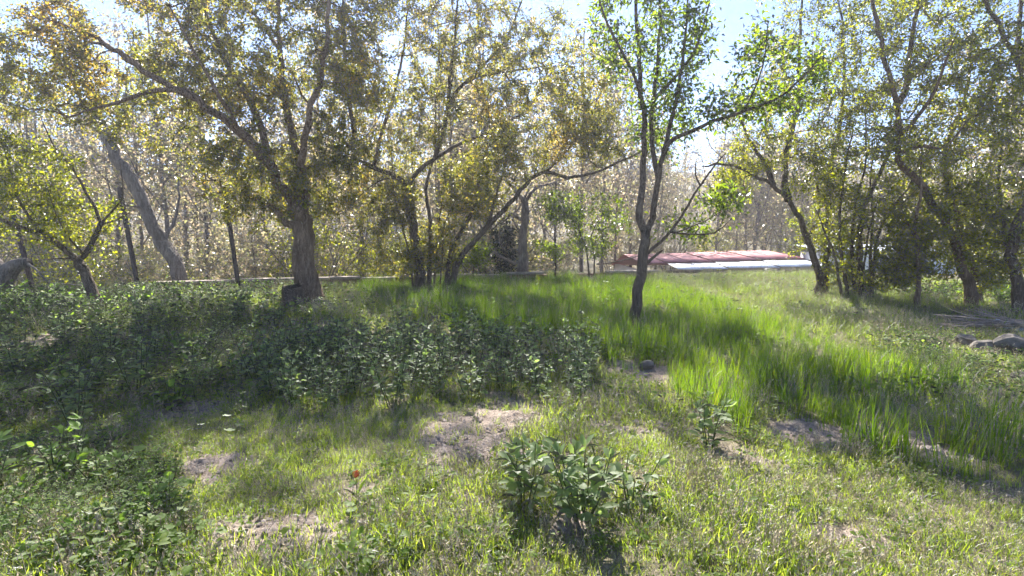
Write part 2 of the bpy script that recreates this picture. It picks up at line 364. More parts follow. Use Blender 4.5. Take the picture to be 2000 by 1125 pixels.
def make_tree(name, label, cat, base, limbs, crowns, leaf, bark, group=None, seed=0, leaf_len=(0.035, 0.055), leaf_ratio=0.55, per_node=3, spread=0.09,
              step=0.17, lump=0.12, flare=0.5, clump=1.1, gap=0.42, tip=0.0035, twig_r=0.011, upright=0.15, loc=None, trunk_name='trunk', leafless=0.0):
    """limbs: (points, r0, r1) in world space, the first one is the trunk. crowns: (centre, radii, count)."""
    rng = np.random.default_rng(seed + 100)
    pos = []; par = []; lim = []
    for li, (pts, r0, r1) in enumerate(limbs):
        q = catmull(pts, step); n = len(q)
        jit = rng.normal(0, 1, (n, 3)) * min(0.02, r0 * 0.18); jit[0] = 0; q = q + jit
        s = np.linspace(0, 1, n); r = r0 + (r1 - r0) * s ** 0.85
        if li == 0 or (flare and np.linalg.norm(q[0, :2] - np.asarray(base)[:2]) < 0.9 and q[0, 2] < base[2] + 0.25):
            dist = np.concatenate([[0], np.cumsum(np.linalg.norm(np.diff(q, axis=0), axis=1))]); r = r * (1 + flare * np.exp(-dist / (2.2 * r0 + 0.05)))
        start = -1
        if li > 0:
            d = np.linalg.norm(np.array(pos) - q[0], axis=1); j = int(np.argmin(d))
            if d[j] < 0.45: start = j
        for k in range(n):
            pos.append(q[k]); par.append(start if k == 0 else len(pos) - 2); lim.append(r[k])
    n_limb = len(pos)
    # targets in the crown, thinned by a coarse noise so the crown has clumps and gaps
    T = []
    for (c, rad, cnt) in crowns:
        c = np.asarray(c); rad = np.asarray(rad); m = cnt * 5
        q = rng.normal(0, 1, (m, 3)); q /= np.linalg.norm(q, axis=1, keepdims=True); q *= rng.random((m, 1)) ** 0.42
        q = c + q * rad; q = q[noise3(q * clump + seed * 3.7) > gap][:cnt]
        q = q[q[:, 2] > 0.25]; T.append(q)
    T = np.concatenate(T) if T else np.zeros((0, 3))
    arr = np.zeros((n_limb + len(T) * 14 + 10, 3)); arr[:n_limb] = pos; cnt = n_limb
    if len(T):
        # nearest first
        d0 = np.array([np.min(np.linalg.norm(arr[:n_limb] - t, axis=1)) for t in T]); T = T[np.argsort(d0)]
        limr = np.array(lim)
        for t in T:
            d = np.linalg.norm(arr[:cnt] - t, axis=1)
            dz = t[2] - arr[:cnt, 2]
            j = int(np.argmin(d + np.where(dz < 0, -dz * 0.35, 0)))
            dist = d[j]
            if dist > 3.2 or dist < 0.06: continue
            back = int(dist * 0.55 / step)
            while back > 0 and par[j] >= 0 and arr[par[j], 2] > base[2] + 0.5: j = par[j]; back -= 1
            a = arr[j]; dist = np.linalg.norm(t - a); n = min(12, max(2, int(dist / step)))
            pd = a - arr[par[j]] if par[j] >= 0 else np.array([0, 0, 1.0]); pd = pd / (np.linalg.norm(pd) + 1e-9)
            c1 = a + pd * dist * 0.3 + (t - a) * 0.15 + rng.normal(0, 0.07 * dist, 3); c2 = t - (t - a) * 0.3 + np.array([0, 0, -upright * dist]) + rng.normal(0, 0.07 * dist, 3)
            s = np.linspace(0, 1, n + 1)[1:, None]
            q = (1 - s) ** 3 * a + 3 * (1 - s) ** 2 * s * c1 + 3 * (1 - s) * s ** 2 * c2 + s ** 3 * t + rng.normal(0, 0.018, (n, 3))
            for k in range(n):
                arr[cnt] = q[k]; par.append(j if k == 0 else cnt - 1); lim.append(0.0); cnt += 1
    arr = arr[:cnt]; par = np.array(par); lim = np.array(lim)
    acc = np.zeros(cnt); kids = [[] for _ in range(cnt)]
    for i in range(cnt):
        if par[i] >= 0: kids[par[i]].append(i)
    R = np.zeros(cnt)
    for i in range(cnt - 1, -1, -1):
        a = max(acc[i], tip ** 2.4); r = a ** (1 / 2.4)
        R[i] = lim[i] if lim[i] > 0 else min(r, 0.035)
        if par[i] >= 0: acc[par[i]] += a if lim[i] == 0 else 0
    # no child thicker than its parent
    for i in range(n_limb, cnt):
        if par[i] >= 0: R[i] = min(R[i], max(R[par[i]] * 0.92, tip))
    big, small = Acc(), Acc(); done = np.zeros(cnt, bool)
    starts = [i for i in range(cnt) if par[i] < 0]
    stack = list(starts)
    while stack:
        i = stack.pop(); chain = [par[i], i] if par[i] >= 0 else [i]
        while True:
            ks = kids[chain[-1]]
            if not ks: break
            # a limb keeps to its own line
            nxt = chain[-1] + 1 if (chain[-1] < n_limb and chain[-1] + 1 in ks) else max(ks, key=lambda k: R[k])
            for k in ks:
                if k != nxt: stack.append(k)
            chain.append(nxt)
        pts = arr[chain]; r = R[chain].copy()
        if len(chain) < 2: continue
        if par[i] >= 0: r[0] = min(r[0], r[1] * 1.25)
        r[-1] *= 0.6; rm = r.max()
        sides = 18 if rm > 0.16 else 11 if rm > 0.07 else 7 if rm > 0.03 else 4 if rm > 0.012 else 3
        V, F = tube(pts, r, sides, lump if rm > 0.05 else 0.0, seed + i * 0.13)
        (big if rm > 0.028 else small).add(V, F)
    root = thing(name, label, cat, tuple(base), group)
    off = np.array(base)
    big.V = [v - off for v in big.V]; link(trunk_name, big.mesh(trunk_name, bark), root)
    if small.n:
        small.V = [v - off for v in small.V]; tag(link('twigs', small.mesh('twigs', bark), root), kind='stuff')
    # leaves on the thin twigs
    twig = np.nonzero((R < twig_r) & (np.arange(cnt) >= n_limb))[0]
    if len(twig) and per_node:
        twig = twig[rng.random(len(twig)) >= leafless]
        k = rng.poisson(per_node, len(twig)); src = np.repeat(twig, k); n = len(src)
        t = arr[src] - arr[par[src]]; t /= np.linalg.norm(t, axis=1, keepdims=True) + 1e-9
        o = rng.normal(0, 1, (n, 3)); C = arr[src] + o * spread * rng.random((n, 1)) - t * rng.random((n, 1)) * step
        Dr = o * 0.8 + t * 0.7 + np.array([0, 0, -0.15]) + rng.normal(0, 0.3, (n, 3))
        Nr = rng.normal(0, 0.75, (n, 3)) + np.array([0, 0, 0.75])
        Ln = rng.uniform(*leaf_len, n); Wd = Ln * rng.uniform(leaf_ratio * 0.8, leaf_ratio * 1.2, n)
        tag(link('crown', leaves_mesh('crown', C - off, Dr, Nr, Ln, Wd, leaf), root), kind='stuff')
    return root

def LP(base_D, pts):
    """photograph pixels with depth offsets -> points"""
    return [P(u, v, base_D + d) for (u, v, d) in pts]
def EL(u, v, D, ru, rv, rd, n):
    c = P(u, v, D); s = D / FPX
    return (c, (ru * s, rd, rv * s), n)
def rootpt(u, D):
    x = P(u, 560, D)[0]; return np.array([x, D, hz(x, D) - 0.04])

# ------------------------------------------------------------------ the trees one can tell apart
# old thick-trunked tree
D = 11.6; b = rootpt(597, D)
make_tree('orchard_tree', 'old fruit tree with thick brown trunk beside a dark stump', 'tree', b, [
    ([b, P(598, 540, D), P(596, 480, D), P(590, 430, D), P(578, 400, D)], 0.225, 0.19),
    (LP(D, [(578, 405, 0), (552, 370, -0.2), (523, 320, -0.6), (470, 258, -1.0), (385, 195, -1.2), (300, 150, -1.3), (235, 105, -1.3), (160, 62, -1.2), (95, 40, -1.2)]), 0.115, 0.025),
    (LP(D, [(385, 195, -1.2), (320, 173, -1.6), (230, 198, -1.9), (128, 230, -2.0)]), 0.055, 0.015),
    (LP(D, [(560, 437, 0), (530, 402, 0.3), (500, 388, 0.5), (453, 375, 0.8), (373, 384, 1.2)]), 0.08, 0.015),
    (LP(D, [(582, 405, 0), (583, 360, 0.2), (578, 300, 0.4), (560, 200, 0.5), (548, 100, 0.3), (542, 0, 0.2), (535, -70, 0.2)]), 0.115, 0.025),
    (LP(D, [(592, 415, 0), (597, 370, -0.1), (590, 320, -0.5), (600, 240, -1.0), (625, 150, -1.2), (640, 40, -1.3), (640, -40, -1.3)]), 0.095, 0.025),
    (LP(D, [(523, 320, -0.6), (500, 220, -0.5), (440, 120, -0.4), (400, 20, -0.3), (388, -50, -0.2)]), 0.075, 0.02),
    (LP(D, [(470, 258, -1.0), (430, 190, -1.8), (385, 110, -1.9), (330, 10, -2.0)]), 0.05, 0.015),
    (LP(D, [(560, 200, 0.5), (480, 130, 1.2), (430, 30, 1.8)]), 0.05, 0.015),
    (LP(D, [(591, 330, 0.0), (640, 325, 0.6), (700, 335, 1.2)]), 0.04, 0.012),
    (LP(D, [(548, 100, 0.3), (480, 0, 1.2), (455, -70, 1.7)]), 0.05, 0.015),
  ], [EL(330, 130, 11.0, 260, 170, 1.6, 600), EL(560, 100, 11.8, 190, 170, 2.2, 560), EL(120, 130, 10.4, 170, 120, 1.3, 260), EL(470, 330, 11.6, 160, 75, 1.6, 300),
      EL(500, -60, 12.2, 200, 70, 1.8, 220), EL(640, 320, 11.6, 80, 110, 1.3, 190), EL(500, 400, 11.8, 110, 50, 1.2, 130), EL(680, 170, 11.4, 70, 160, 1.4, 160)],
  M['leaf_olive'], M['bark_brown'], seed=1, per_node=24, leaf_len=(0.042, 0.08), leafless=.2, spread=.085, tip=.0048, flare=.85, lump=.16)

# multi-stemmed tree in the middle
D = 14.3; b = rootpt(830, D)
make_tree('orchard_tree', 'spreading many-stemmed fruit tree standing at the edge of tall bright grass', 'tree', b, [
    ([rootpt(822, D), P(818, 520, D), P(813, 470, D), P(804, 427, D), P(796, 368, D)], 0.125, 0.1),
    (LP(D, [(796, 372, 0), (785, 350, -0.1), (730, 328, -0.4), (693, 300, -0.7), (690, 250, -0.9), (680, 180, -1.1), (672, 90, -1.3), (670, 0, -1.4), (665, -100, -1.5)]), 0.075, 0.02),
    (LP(D, [(797, 372, 0), (805, 350, 0.1), (825, 328, 0.3), (863, 300, 0.6), (905, 277, 1.0), (960, 255, 1.3), (1034, 208, 1.5), (1070, 140, 1.5)]), 0.07, 0.018),
    (LP(D, [(850, 308, 0.5), (868, 250, 0.2), (874, 213, 0), (905, 165, -0.3), (970, 144, -0.6), (1060, 130, -0.8)]), 0.07, 0.018),
    (LP(D, [(874, 213, 0), (880, 140, -0.6), (890, 60, -1.0), (895, -30, -1.1)]), 0.05, 0.018),
    (LP(D, [(905, 165, -0.3), (985, 80, -0.6), (1030, -30, -1)]), 0.04, 0.015),
    (LP(D, [(730, 328, -0.4), (745, 260, 0.3), (770, 180, 0.9), (790, 80, 1.2), (800, -60, 1.4)]), 0.06, 0.018),
    ([rootpt(838, D + 0.2), P(838, 490, D + .2), P(842, 440, D + .3), P(832, 370, D + .5), P(850, 290, D + .9), P(850, 180, D + 1.4)], 0.07, 0.018),
    ([rootpt(868, D - 0.1), P(876, 515, D - .1), P(887, 480, D), P(905, 443, D), P(927, 405, D + .2), P(940, 330, D + .5), P(960, 260, D + 1)], 0.075, 0.018),
    ([rootpt(878, D - 0.2), P(890, 522, D - .3), P(912, 488, D - .4), P(953, 443, D - .6), P(996, 398, D - .8), P(1036, 350, D - 1), P(1066, 336, D - 1.1), P(1108, 346, D - 1.3), P(1150, 338, D - 1.5), P(1194, 325, D - 1.6), P(1270, 285, D - 1.7)], 0.09, 0.018),
    (LP(D, [(953, 443, -0.6), (963, 400, -0.4), (977, 355, -0.1), (990, 300, 0.1)]), 0.05, 0.015),
    (LP(D, [(785, 350, -0.1), (750, 350, -0.8), (715, 372, -1.3), (690, 395, -1.6)]), 0.03, 0.01),
    (LP(D, [(693, 300, -0.7), (655, 255, -1.2), (600, 200, -1.6), (570, 140, -1.9)]), 0.045, 0.012),
    (LP(D, [(1066, 336, -1.1), (1120, 280, -0.9), (1165, 210, -0.7)]), 0.035, 0.012),
    ([rootpt(808, D - .1), P(800, 500, D - .2), P(785, 440, D - .3), P(770, 380, D - .4), P(765, 300, D - .4)], 0.035, 0.01), ([rootpt(846, D + .1), P(852, 500, D + .1), P(858, 430, D + .2), P(870, 360, D + .3)], 0.035, 0.01),
    ([rootpt(815, D + .3), P(805, 490, D + .4), P(798, 430, D + .5), P(782, 340, D + .6)], 0.03, 0.01), ([rootpt(858, D - .3), P(864, 500, D - .3), P(868, 440, D - .4), P(890, 390, D - .5)], 0.025, 0.008),
  ], [EL(900, 110, 14, 260, 190, 2.8, 800), EL(720, 90, 13.2, 120, 200, 2.0, 320), EL(1080, 190, 13.6, 150, 140, 2.2, 480), EL(840, 330, 14.3, 130, 80, 1.6, 260),
      EL(780, -125, 14, 270, 105, 2.4, 520), EL(1010, 310, 13.8, 110, 60, 1.4, 130), EL(800, 430, 14.2, 60, 90, .8, 170), EL(900, 390, 14.3, 110, 60, 1.2, 190), EL(830, 480, 14.2, 90, 60, .9, 200), EL(770, 470, 14.3, 50, 70, .7, 90), EL(730, 390, 14.4, 70, 60, 1.0, 130), EL(1150, 280, 13.4, 90, 60, 1.2, 160)],
  M['leaf_olive'], M['bark_dark'], seed=2, per_node=24, leaf_len=(0.042, 0.08), leafless=.2, spread=.085, tip=.0048)

# young tree in the tall grass
D = 8.7; b = rootpt(1238, D)
make_tree('young_tree', 'slim young fruit tree with forked dark stem rising from the bright wheat', 'tree', b, [
    ([b, P(1243, 590, D), P(1249, 540, D), P(1258, 490, D), P(1261, 453, D)], 0.088, 0.08),
    (LP(D, [(1261, 456, 0), (1249, 427, 0), (1252, 385, 0), (1256, 341, 0.1), (1260, 267, 0.1), (1252, 187, 0.1), (1247, 100, 0.1), (1243, 0, 0.1), (1240, -130, 0.1)]), 0.066, 0.014),
    (LP(D, [(1262, 456, 0), (1273, 425, 0), (1282, 365, -0.1), (1296, 299, -0.2), (1318, 270, -0.3), (1345, 258, -0.4), (1395, 235, -0.6), (1453, 219, -0.9), (1510, 195, -1.1), (1560, 160, -1.3), (1600, 110, -1.4)]), 0.056, 0.01),
    (LP(D, [(1285, 350, -0.1), (1272, 267, 0.2), (1277, 187, 0.3), (1288, 80, 0.3), (1290, -40, 0.3), (1292, -160, 0.3)]), 0.042, 0.012),
    (LP(D, [(1277, 195, 0.3), (1310, 160, 0.1), (1350, 110, 0), (1372, 60, 0), (1390, -20, 0)]), 0.035, 0.01),
    (LP(D, [(1254, 200, 0.1), (1236, 140, -0.2), (1210, 92, -0.4), (1180, 30, -0.6), (1160, -50, -0.7)]), 0.03, 0.01),
    (LP(D, [(1296, 299, -0.2), (1320, 200, -0.1), (1335, 100, -0.1), (1345, -20, 0)]), 0.04, 0.012),
    (LP(D, [(1260, 500, 0), (1309, 453, -0.2), (1345, 400, -0.4), (1368, 363, -0.5), (1395, 325, -0.6), (1420, 295, -0.7)]), 0.03, 0.009),
    (LP(D, [(1368, 363, -0.5), (1358, 340, -0.5), (1360, 310, -0.5)]), 0.015, 0.006),
    (LP(D, [(1309, 453, -0.2), (1350, 458, -0.5), (1395, 455, -0.8), (1430, 425, -1)]), 0.022, 0.006),
    (LP(D, [(1320, 455, -0.3), (1380, 430, -0.2), (1430, 400, 0)]), 0.015, 0.006),
    (LP(D, [(1262, 515, 0), (1278, 500, -0.05), (1296, 488, -0.1)]), 0.03, 0.018),
    (LP(D, [(1453, 219, -0.9), (1490, 130, -1.0), (1500, 40, -1.0)]), 0.015, 0.006),
  ], [EL(1270, 60, 8.8, 90, 160, .9, 200), EL(1290, 240, 9.2, 80, 90, 0.9, 110), EL(1450, 210, 8.0, 140, 40, 0.4, 70), EL(1560, 150, 7.6, 60, 50, 0.4, 45), EL(1480, 100, 7.8, 50, 70, 0.3, 35),
      EL(1350, 110, 8.7, 45, 110, 0.6, 70), EL(1410, 395, 8.7, 50, 45, 0.4, 45), EL(1350, 440, 8.8, 70, 30, 0.4, 30), EL(1190, 60, 8.9, 40, 80, 0.5, 50), EL(1280, -130, 9.3, 110, 90, 1, 90)],
  M['leaf_cherry'], M['bark_dark'], seed=3, per_node=7.5, leaf_len=(0.055, 0.1), leaf_ratio=0.5, spread=0.12, gap=0.36, clump=1.6, lump=0.07, flare=0.25)

# small leaning tree by the fence
D = 10.3; b = rootpt(203, D)
make_tree('small_tree', 'small leaning apple tree with bare lower branches near the iron posts', 'tree', b, [
    ([b, P(190, 595, D), P(175, 560, D), P(162, 530, D), P(150, 508, D)], 0.105, 0.085),
    (LP(D, [(150, 510, 0), (130, 490, -0.1), (85, 458, -0.3), (30, 440, -0.5), (-40, 415, -0.7), (-120, 380, -1)]), 0.06, 0.02),
    (LP(D, [(152, 508, 0), (167, 495, 0), (185, 460, 0.1), (199, 435, 0.15)]), 0.055, 0.045),
    (LP(D, [(199, 437, 0.15), (185, 405, 0.2), (168, 375, 0.2), (140, 325, 0.2), (105, 285, 0.1), (80, 230, 0)]), 0.035, 0.01),
    (LP(D, [(199, 435, 0.15), (215, 415, 0.1), (236, 392, 0), (240, 360, 0), (235, 320, 0)]), 0.025, 0.008),
    (LP(D, [(130, 490, -0.1), (100, 470, 0.2), (40, 468, 0.6), (-30, 460, 0.9)]), 0.03, 0.01),
    (LP(D, [(199, 437, 0.15), (225, 430, 0.3), (262, 410, 0.5)]), 0.02, 0.006),
    (LP(D, [(145, 505, 0), (110, 505, -0.4), (70, 510, -0.8)]), 0.02, 0.006),
    (LP(D, [(85, 458, -0.3), (40, 400, -0.4), (20, 330, -0.5), (0, 270, -0.6)]), 0.03, 0.01),
    (LP(D, [(165, 500, 0), (140, 470, -0.5), (110, 420, -0.8), (90, 360, -1)]), 0.02, 0.006),
  ], [EL(80, 410, 10.1, 140, 85, 1.2, 230), EL(40, 340, 9.9, 120, 80, 1.1, 170), EL(-80, 400, 9.6, 100, 110, 1, 90)],
  M['leaf_lime'], M['bark_dark'], seed=4, per_node=14, leaf_len=(0.045, 0.08), spread=0.12, gap=0.38, clump=1.7, lump=0.08, flare=0.2)

# grey leaning trunk beyond the posts
D = 15.6; b = rootpt(362, D)
make_tree('leaning_tree', 'old grey furrowed trunk leaning over beyond the iron fence posts', 'tree', b, [
    ([b, P(352, 550, D), P(335, 500, D), P(308, 460, D), P(285, 408, D), P(258, 350, D), P(236, 318, D), P(216, 285, D), P(190, 220, D), P(170, 150, D)], 0.25, 0.12),
    (LP(D, [(322, 470, 0), (345, 420, 0.6), (350, 340, 1.2)]), 0.06, 0.02), (LP(D, [(285, 408, 0), (240, 400, -0.6), (190, 410, -1)]), 0.05, 0.015),
    (LP(D, [(216, 285, 0), (240, 220, 0.4), (250, 130, 0.8)]), 0.08, 0.02),
  ], [EL(190, 130, 15.8, 120, 100, 2, 110)],
  M['leaf_lime'], M['bark_grey'], seed=5, per_node=7, lump=0.2, leaf_len=(0.06, 0.1))

D = 12.6; b = rootpt(-8, D)
make_tree('bent_tree', 'stout grey trunk bending over at the picture edge beside the first post', 'tree', b, [
    ([b, P(2, 560, D), P(12, 535, D), P(34, 518, D), P(55, 512, D)], 0.26, 0.1),
    (LP(D, [(12, 535, 0), (-30, 480, 0.3), (-60, 400, 0.6), (-60, 300, 0.8)]), 0.14, 0.03),
    (LP(D, [(52, 513, 0), (75, 530, -0.2), (95, 552, -0.4), (140, 556, -0.8), (170, 560, -1)]), 0.03, 0.008),
  ], [EL(-60, 290, 13.2, 130, 110, 1.5, 110)], M['leaf_lime'], M['bark_grey'], seed=6, per_node=8, lump=0.12, leaf_len=(0.05, 0.09))

# dead bleached tree with fallen limbs
D = 17.6; b = rootpt(1021, D)
make_tree('dead_tree', 'bleached split dead trunk behind the low brown wall', 'tree', b, [
    ([b, P(1021, 500, D), P(1021, 459, D), P(1026, 420, D), P(1024, 388, D)], 0.18, 0.11),
    (LP(D, [(1020, 430, 0), (1000, 418, -0.2), (985, 425, -0.4), (965, 446, -0.6)]), 0.06, 0.025),
    (LP(D, [(1024, 395, 0), (1005, 370, 0.2), (985, 350, 0.5), (940, 345, 0.8)]), 0.07, 0.02),
    (LP(D, [(1026, 395, 0), (1045, 370, 0.1), (1070, 360, 0.4), (1100, 350, 0.9)]), 0.06, 0.02),
    (LP(D, [(1000, 418, -0.2), (978, 440, -0.5), (976, 470, -0.6), (988, 494, -0.6)]), 0.03, 0.015),
    (LP(D, [(1015, 450, 0), (1002, 430, 0.3), (1010, 400, 0.6)]), 0.04, 0.02),
  ], [], M['leaf_olive'], M['bark_bleached'], seed=7, per_node=0, lump=0.3, flare=0.2)
def log(name, label, pts, r0, r1, mat, sides=9, lump=0.12, seed=1.0, cat='log', group=None):
    q = catmull(pts, 0.12); r = np.linspace(r0, r1, len(q))
    V, F = tube(q, r, sides, lump, seed); c = V.mean(0)
    n = len(q)
    V = np.vstack([V, q[0], q[-1]]); k = len(V)
    i = np.arange(sides); F3 = np.concatenate([np.stack([(i + 1) % sides, i, np.full(sides, k - 2), np.full(sides, k - 2)], -1),
        np.stack([(n - 1) * sides + i, (n - 1) * sides + (i + 1) % sides, np.full(sides, k - 1), np.full(sides, k - 1)], -1)])
    me = bpy.data.meshes.new(name); me.from_pydata([tuple(v - c) for v in V], [], [tuple(f) for f in F.tolist()] + [tuple(f[:3]) for f in F3.tolist()])
    me.materials.append(mat); me.polygons.foreach_set('use_smooth', np.ones(len(me.polygons), bool)); me.update()
    return tag(link(name, me, loc=tuple(c)), label, cat, group)
D = 17.2
log('fallen_branch', 'bare white fallen branch curving at the foot of the dead trunk', LP(D, [(1008, 516, 0), (985, 505, -0.1), (966, 493, -0.1), (960, 478, 0)]), 0.055, 0.03, M['bark_bleached'])
log('fallen_branch', 'pale thin fallen branch lying on the wall behind the young green bushes', LP(D + 0.5, [(1165, 516, 0), (1195, 513, 0), (1230, 505, 0), (1260, 497, 0)]), 0.03, 0.015, M['bark_bleached'], 6)
log('fallen_branch', 'short pale broken branch between the two green bushes', LP(D + 0.4, [(1088, 512, 0), (1100, 503, 0), (1110, 497, 0)]), 0.04, 0.03, M['bark_bleached'], 6)

# young bushes behind the wall
for k, (u, D, label, lm) in enumerate([(1085, 16.6, 'slim green bush on one thin stem beside the bleached dead trunk', [(1085, 500), (1084, 459), (1090, 420)]),
                                       (1152, 16.2, 'fresh green bush with twin thin stems in front of the low wall', [(1147, 500), (1141, 474), (1132, 454), (1128, 420)])]):
    b = rootpt(u, D)
    lb = [([b] + [P(x, y, D) for x, y in lm], 0.035, 0.012)]
    if k: lb.append(([rootpt(u + 8, D), P(1160, 500, D), P(1155, 460, D + .2), P(1175, 420, D + .3)], 0.03, 0.01))
    make_tree('green_bush', label, 'bush', b, lb, [EL(u + (-2 if k == 0 else 12), 430, D, 55 if k == 0 else 75, 60, 0.9, 130 if k == 0 else 170), EL(u, 480, D, 50, 25, 0.7, 40)],
      M['leaf_fresh'], M['bark_dark'], seed=8 + k, per_node=10, leaf_len=(0.06, 0.1), leaf_ratio=0.5, flare=0.1, gap=0.36, clump=1.5)
b = rootpt(985, 18.6)
make_tree('evergreen_bush', 'dark evergreen bush filling the hollow next to the dead trunk', 'bush', b, [([b, P(985, 500, 18.6), P(983, 450, 18.7)], 0.06, 0.02)],
  [EL(985, 490, 18.6, 30, 65, 0.5, 160)], M['leaf_dark'], M['bark_dark'], seed=11, per_node=16, leaf_len=(0.06, 0.09), spread=0.16, gap=0.1)
b = rootpt(925, 15.4)
make_tree('green_bush', 'low bright green bush behind the leaning stems of the many-stemmed tree', 'bush', b, [([b, P(925, 520, 15.4), P(930, 490, 15.4)], 0.03, 0.01)],
  [EL(930, 500, 15.4, 38, 32, 0.5, 90)], M['leaf_fresh'], M['bark_dark'], seed=12, per_node=10, leaf_len=(0.05, 0.08), gap=0.3)

# thicket to the right
D = 12.8; b = rootpt(1605, D)
make_tree('thicket_tree', 'arching fruit tree whose long limb reaches over the red roof', 'tree', b, [
    ([b, P(1597, 533, D), P(1578, 469, D), P(1555, 411, D), P(1517, 368, D), P(1469, 341, D - .2), P(1420, 322, D - .4), P(1370, 326, D - .6)], 0.09, 0.018),
    (LP(D, [(1510, 362, 0), (1497, 320, 0.2), (1469, 283, 0.3), (1440, 220, 0.5)]), 0.07, 0.02),
    (LP(D, [(1540, 392, 0), (1532, 345, 0.2), (1540, 280, 0.5), (1560, 200, 0.7), (1560, 90, 0.9), (1570, -20, 1)]), 0.085, 0.02),
    ([rootpt(1614, D + .2), P(1614, 507, D + .2), P(1619, 427, D + .3), P(1619, 341, D + .4), P(1640, 250, D + .6), P(1650, 130, D + .8), P(1640, 0, D + 1)], 0.085, 0.02),
    (LP(D, [(1578, 469, 0), (1600, 400, 0.6), (1590, 320, 1.0), (1600, 220, 1.2)]), 0.05, 0.015),
  ], [EL(1560, 190, 13, 140, 190, 2, 480), EL(1500, 330, 12.8, 110, 80, 1.5, 230), EL(1600, 430, 13, 60, 110, 1, 150), EL(1560, -60, 13.4, 140, 50, 1.4, 60), EL(1620, 500, 12.9, 60, 60, .8, 120)],
  M['leaf_lime'], M['bark_dark'], seed=13, per_node=18, leaf_len=(0.042, 0.08), leafless=.3, spread=.09, tip=.0045, flare=.25)
D = 12.0; b = rootpt(1686, D)
st = []
for (u0, pts, r) in [(1690, [(1678, 480, 0), (1691, 395, 0), (1728, 322, .1), (1750, 240, .2), (1770, 140, .3)], 0.085), (1672, [(1664, 480, .2), (1672, 400, .3), (1690, 320, .5), (1690, 220, .7)], 0.05),
                     (1702, [(1712, 470, -.1), (1740, 410, -.2), (1772, 370, -.4), (1800, 300, -.5)], 0.05), (1660, [(1642, 490, 0), (1640, 420, .1), (1650, 330, .2), (1670, 230, .3)], 0.045),
                     (1696, [(1700, 490, .4), (1705, 420, .5), (1700, 340, .6), (1720, 260, .8)], 0.04), (1648, [(1630, 500, -.2), (1610, 450, -.3), (1590, 400, -.4)], 0.035), (1680, [(1690, 500, -.3), (1700, 440, -.5), (1715, 390, -.6)], 0.03)]:
    st.append(([rootpt(u0, D + pts[0][2])] + LP(D, pts), r, 0.012))
make_tree('thicket_tree', 'thicket of many thin upright stems in front of the white shed', 'tree', b, st,
  [EL(1700, 250, 12.2, 100, 150, 1.6, 360), EL(1680, 430, 12, 90, 90, 1.2, 190), EL(1720, 60, 12.4, 130, 130, 1.8, 260), EL(1710, 520, 11.9, 80, 50, .9, 170), EL(1760, 450, 12.2, 60, 80, .9, 120)], M['leaf_lime'], M['bark_dark'], seed=14, per_node=18, leaf_len=(0.042, 0.08), leafless=.3, spread=.09, tip=.0045, flare=.25)
D = 11.2; b = rootpt(1900, D)
make_tree('thicket_tree', 'crooked tree with two brown stems crossing among dense leaves by the rocks', 'tree', b, [
    ([b, P(1893, 545, D), P(1880, 525, D), P(1864, 469, D), P(1827, 405, D), P(1784, 341, D), P(1757, 312, D), P(1757, 267, D), P(1752, 203, D), P(1735, 140, D), P(1715, 60, D), P(1700, -60, D)], 0.105, 0.025),
    (LP(D, [(1752, 203, 0), (1772, 170, 0.1), (1776, 100, 0.2), (1790, 20, 0.2), (1800, -80, .2)]), 0.07, 0.02),
    ([rootpt(1915, D + .3), P(1906, 540, D + .3), P(1880, 460, D + .3), P(1862, 400, D + .3), P(1848, 341, D + .4), P(1843, 304, D + .5), P(1862, 250, D + .6), P(1890, 170, D + .8), P(1900, 60, D + 1)], 0.08, 0.02),
    (LP(D, [(1757, 300, 0), (1800, 285, -0.3), (1840, 290, -0.6), (1880, 250, -.9)]), 0.05, 0.015),
    (LP(D, [(1757, 267, 0), (1790, 230, -.5), (1830, 170, -.9), (1860, 80, -1.2)]), 0.05, 0.015),
    (LP(D, [(1862, 250, 0.6), (1920, 200, 0.4), (1960, 120, 0.2)]), 0.05, 0.015),
  ], [EL(1820, 200, 11.2, 170, 200, 1.8, 620), EL(1860, 400, 11.3, 110, 100, 1.2, 260), EL(1880, 510, 11.6, 110, 60, 0.9, 240), EL(1930, 440, 11.6, 80, 90, 0.9, 200), EL(1830, -30, 11.4, 170, 50, 1.4, 110)],
  M['leaf_lime'], M['bark_brown'], seed=15, per_node=18, leaf_len=(0.042, 0.08), leafless=.3, spread=.09, tip=.0045, flare=.25)
D = 11.0; b = rootpt(1795, D)
make_tree('thicket_tree', 'thin straight sapling with brown leaves between the thicket and the crooked tree', 'tree', b, [
    ([b, P(1794, 530, D), P(1791, 470, D), P(1789, 420, D), P(1800, 370, D), P(1795, 300, D)], 0.055, 0.015),
    (LP(D, [(1791, 470, 0), (1770, 430, .3), (1760, 400, .5)]), 0.025, 0.01)],
  [EL(1790, 440, 11.1, 60, 90, 0.8, 190), EL(1770, 520, 11.2, 60, 40, 0.6, 80)], M['leaf_lime'], M['bark_brown'], seed=16, per_node=18, leaf_len=(0.042, 0.08), leafless=.3, spread=.09, tip=.0045, flare=.25)
D = 10.2; b = rootpt(1995, D)
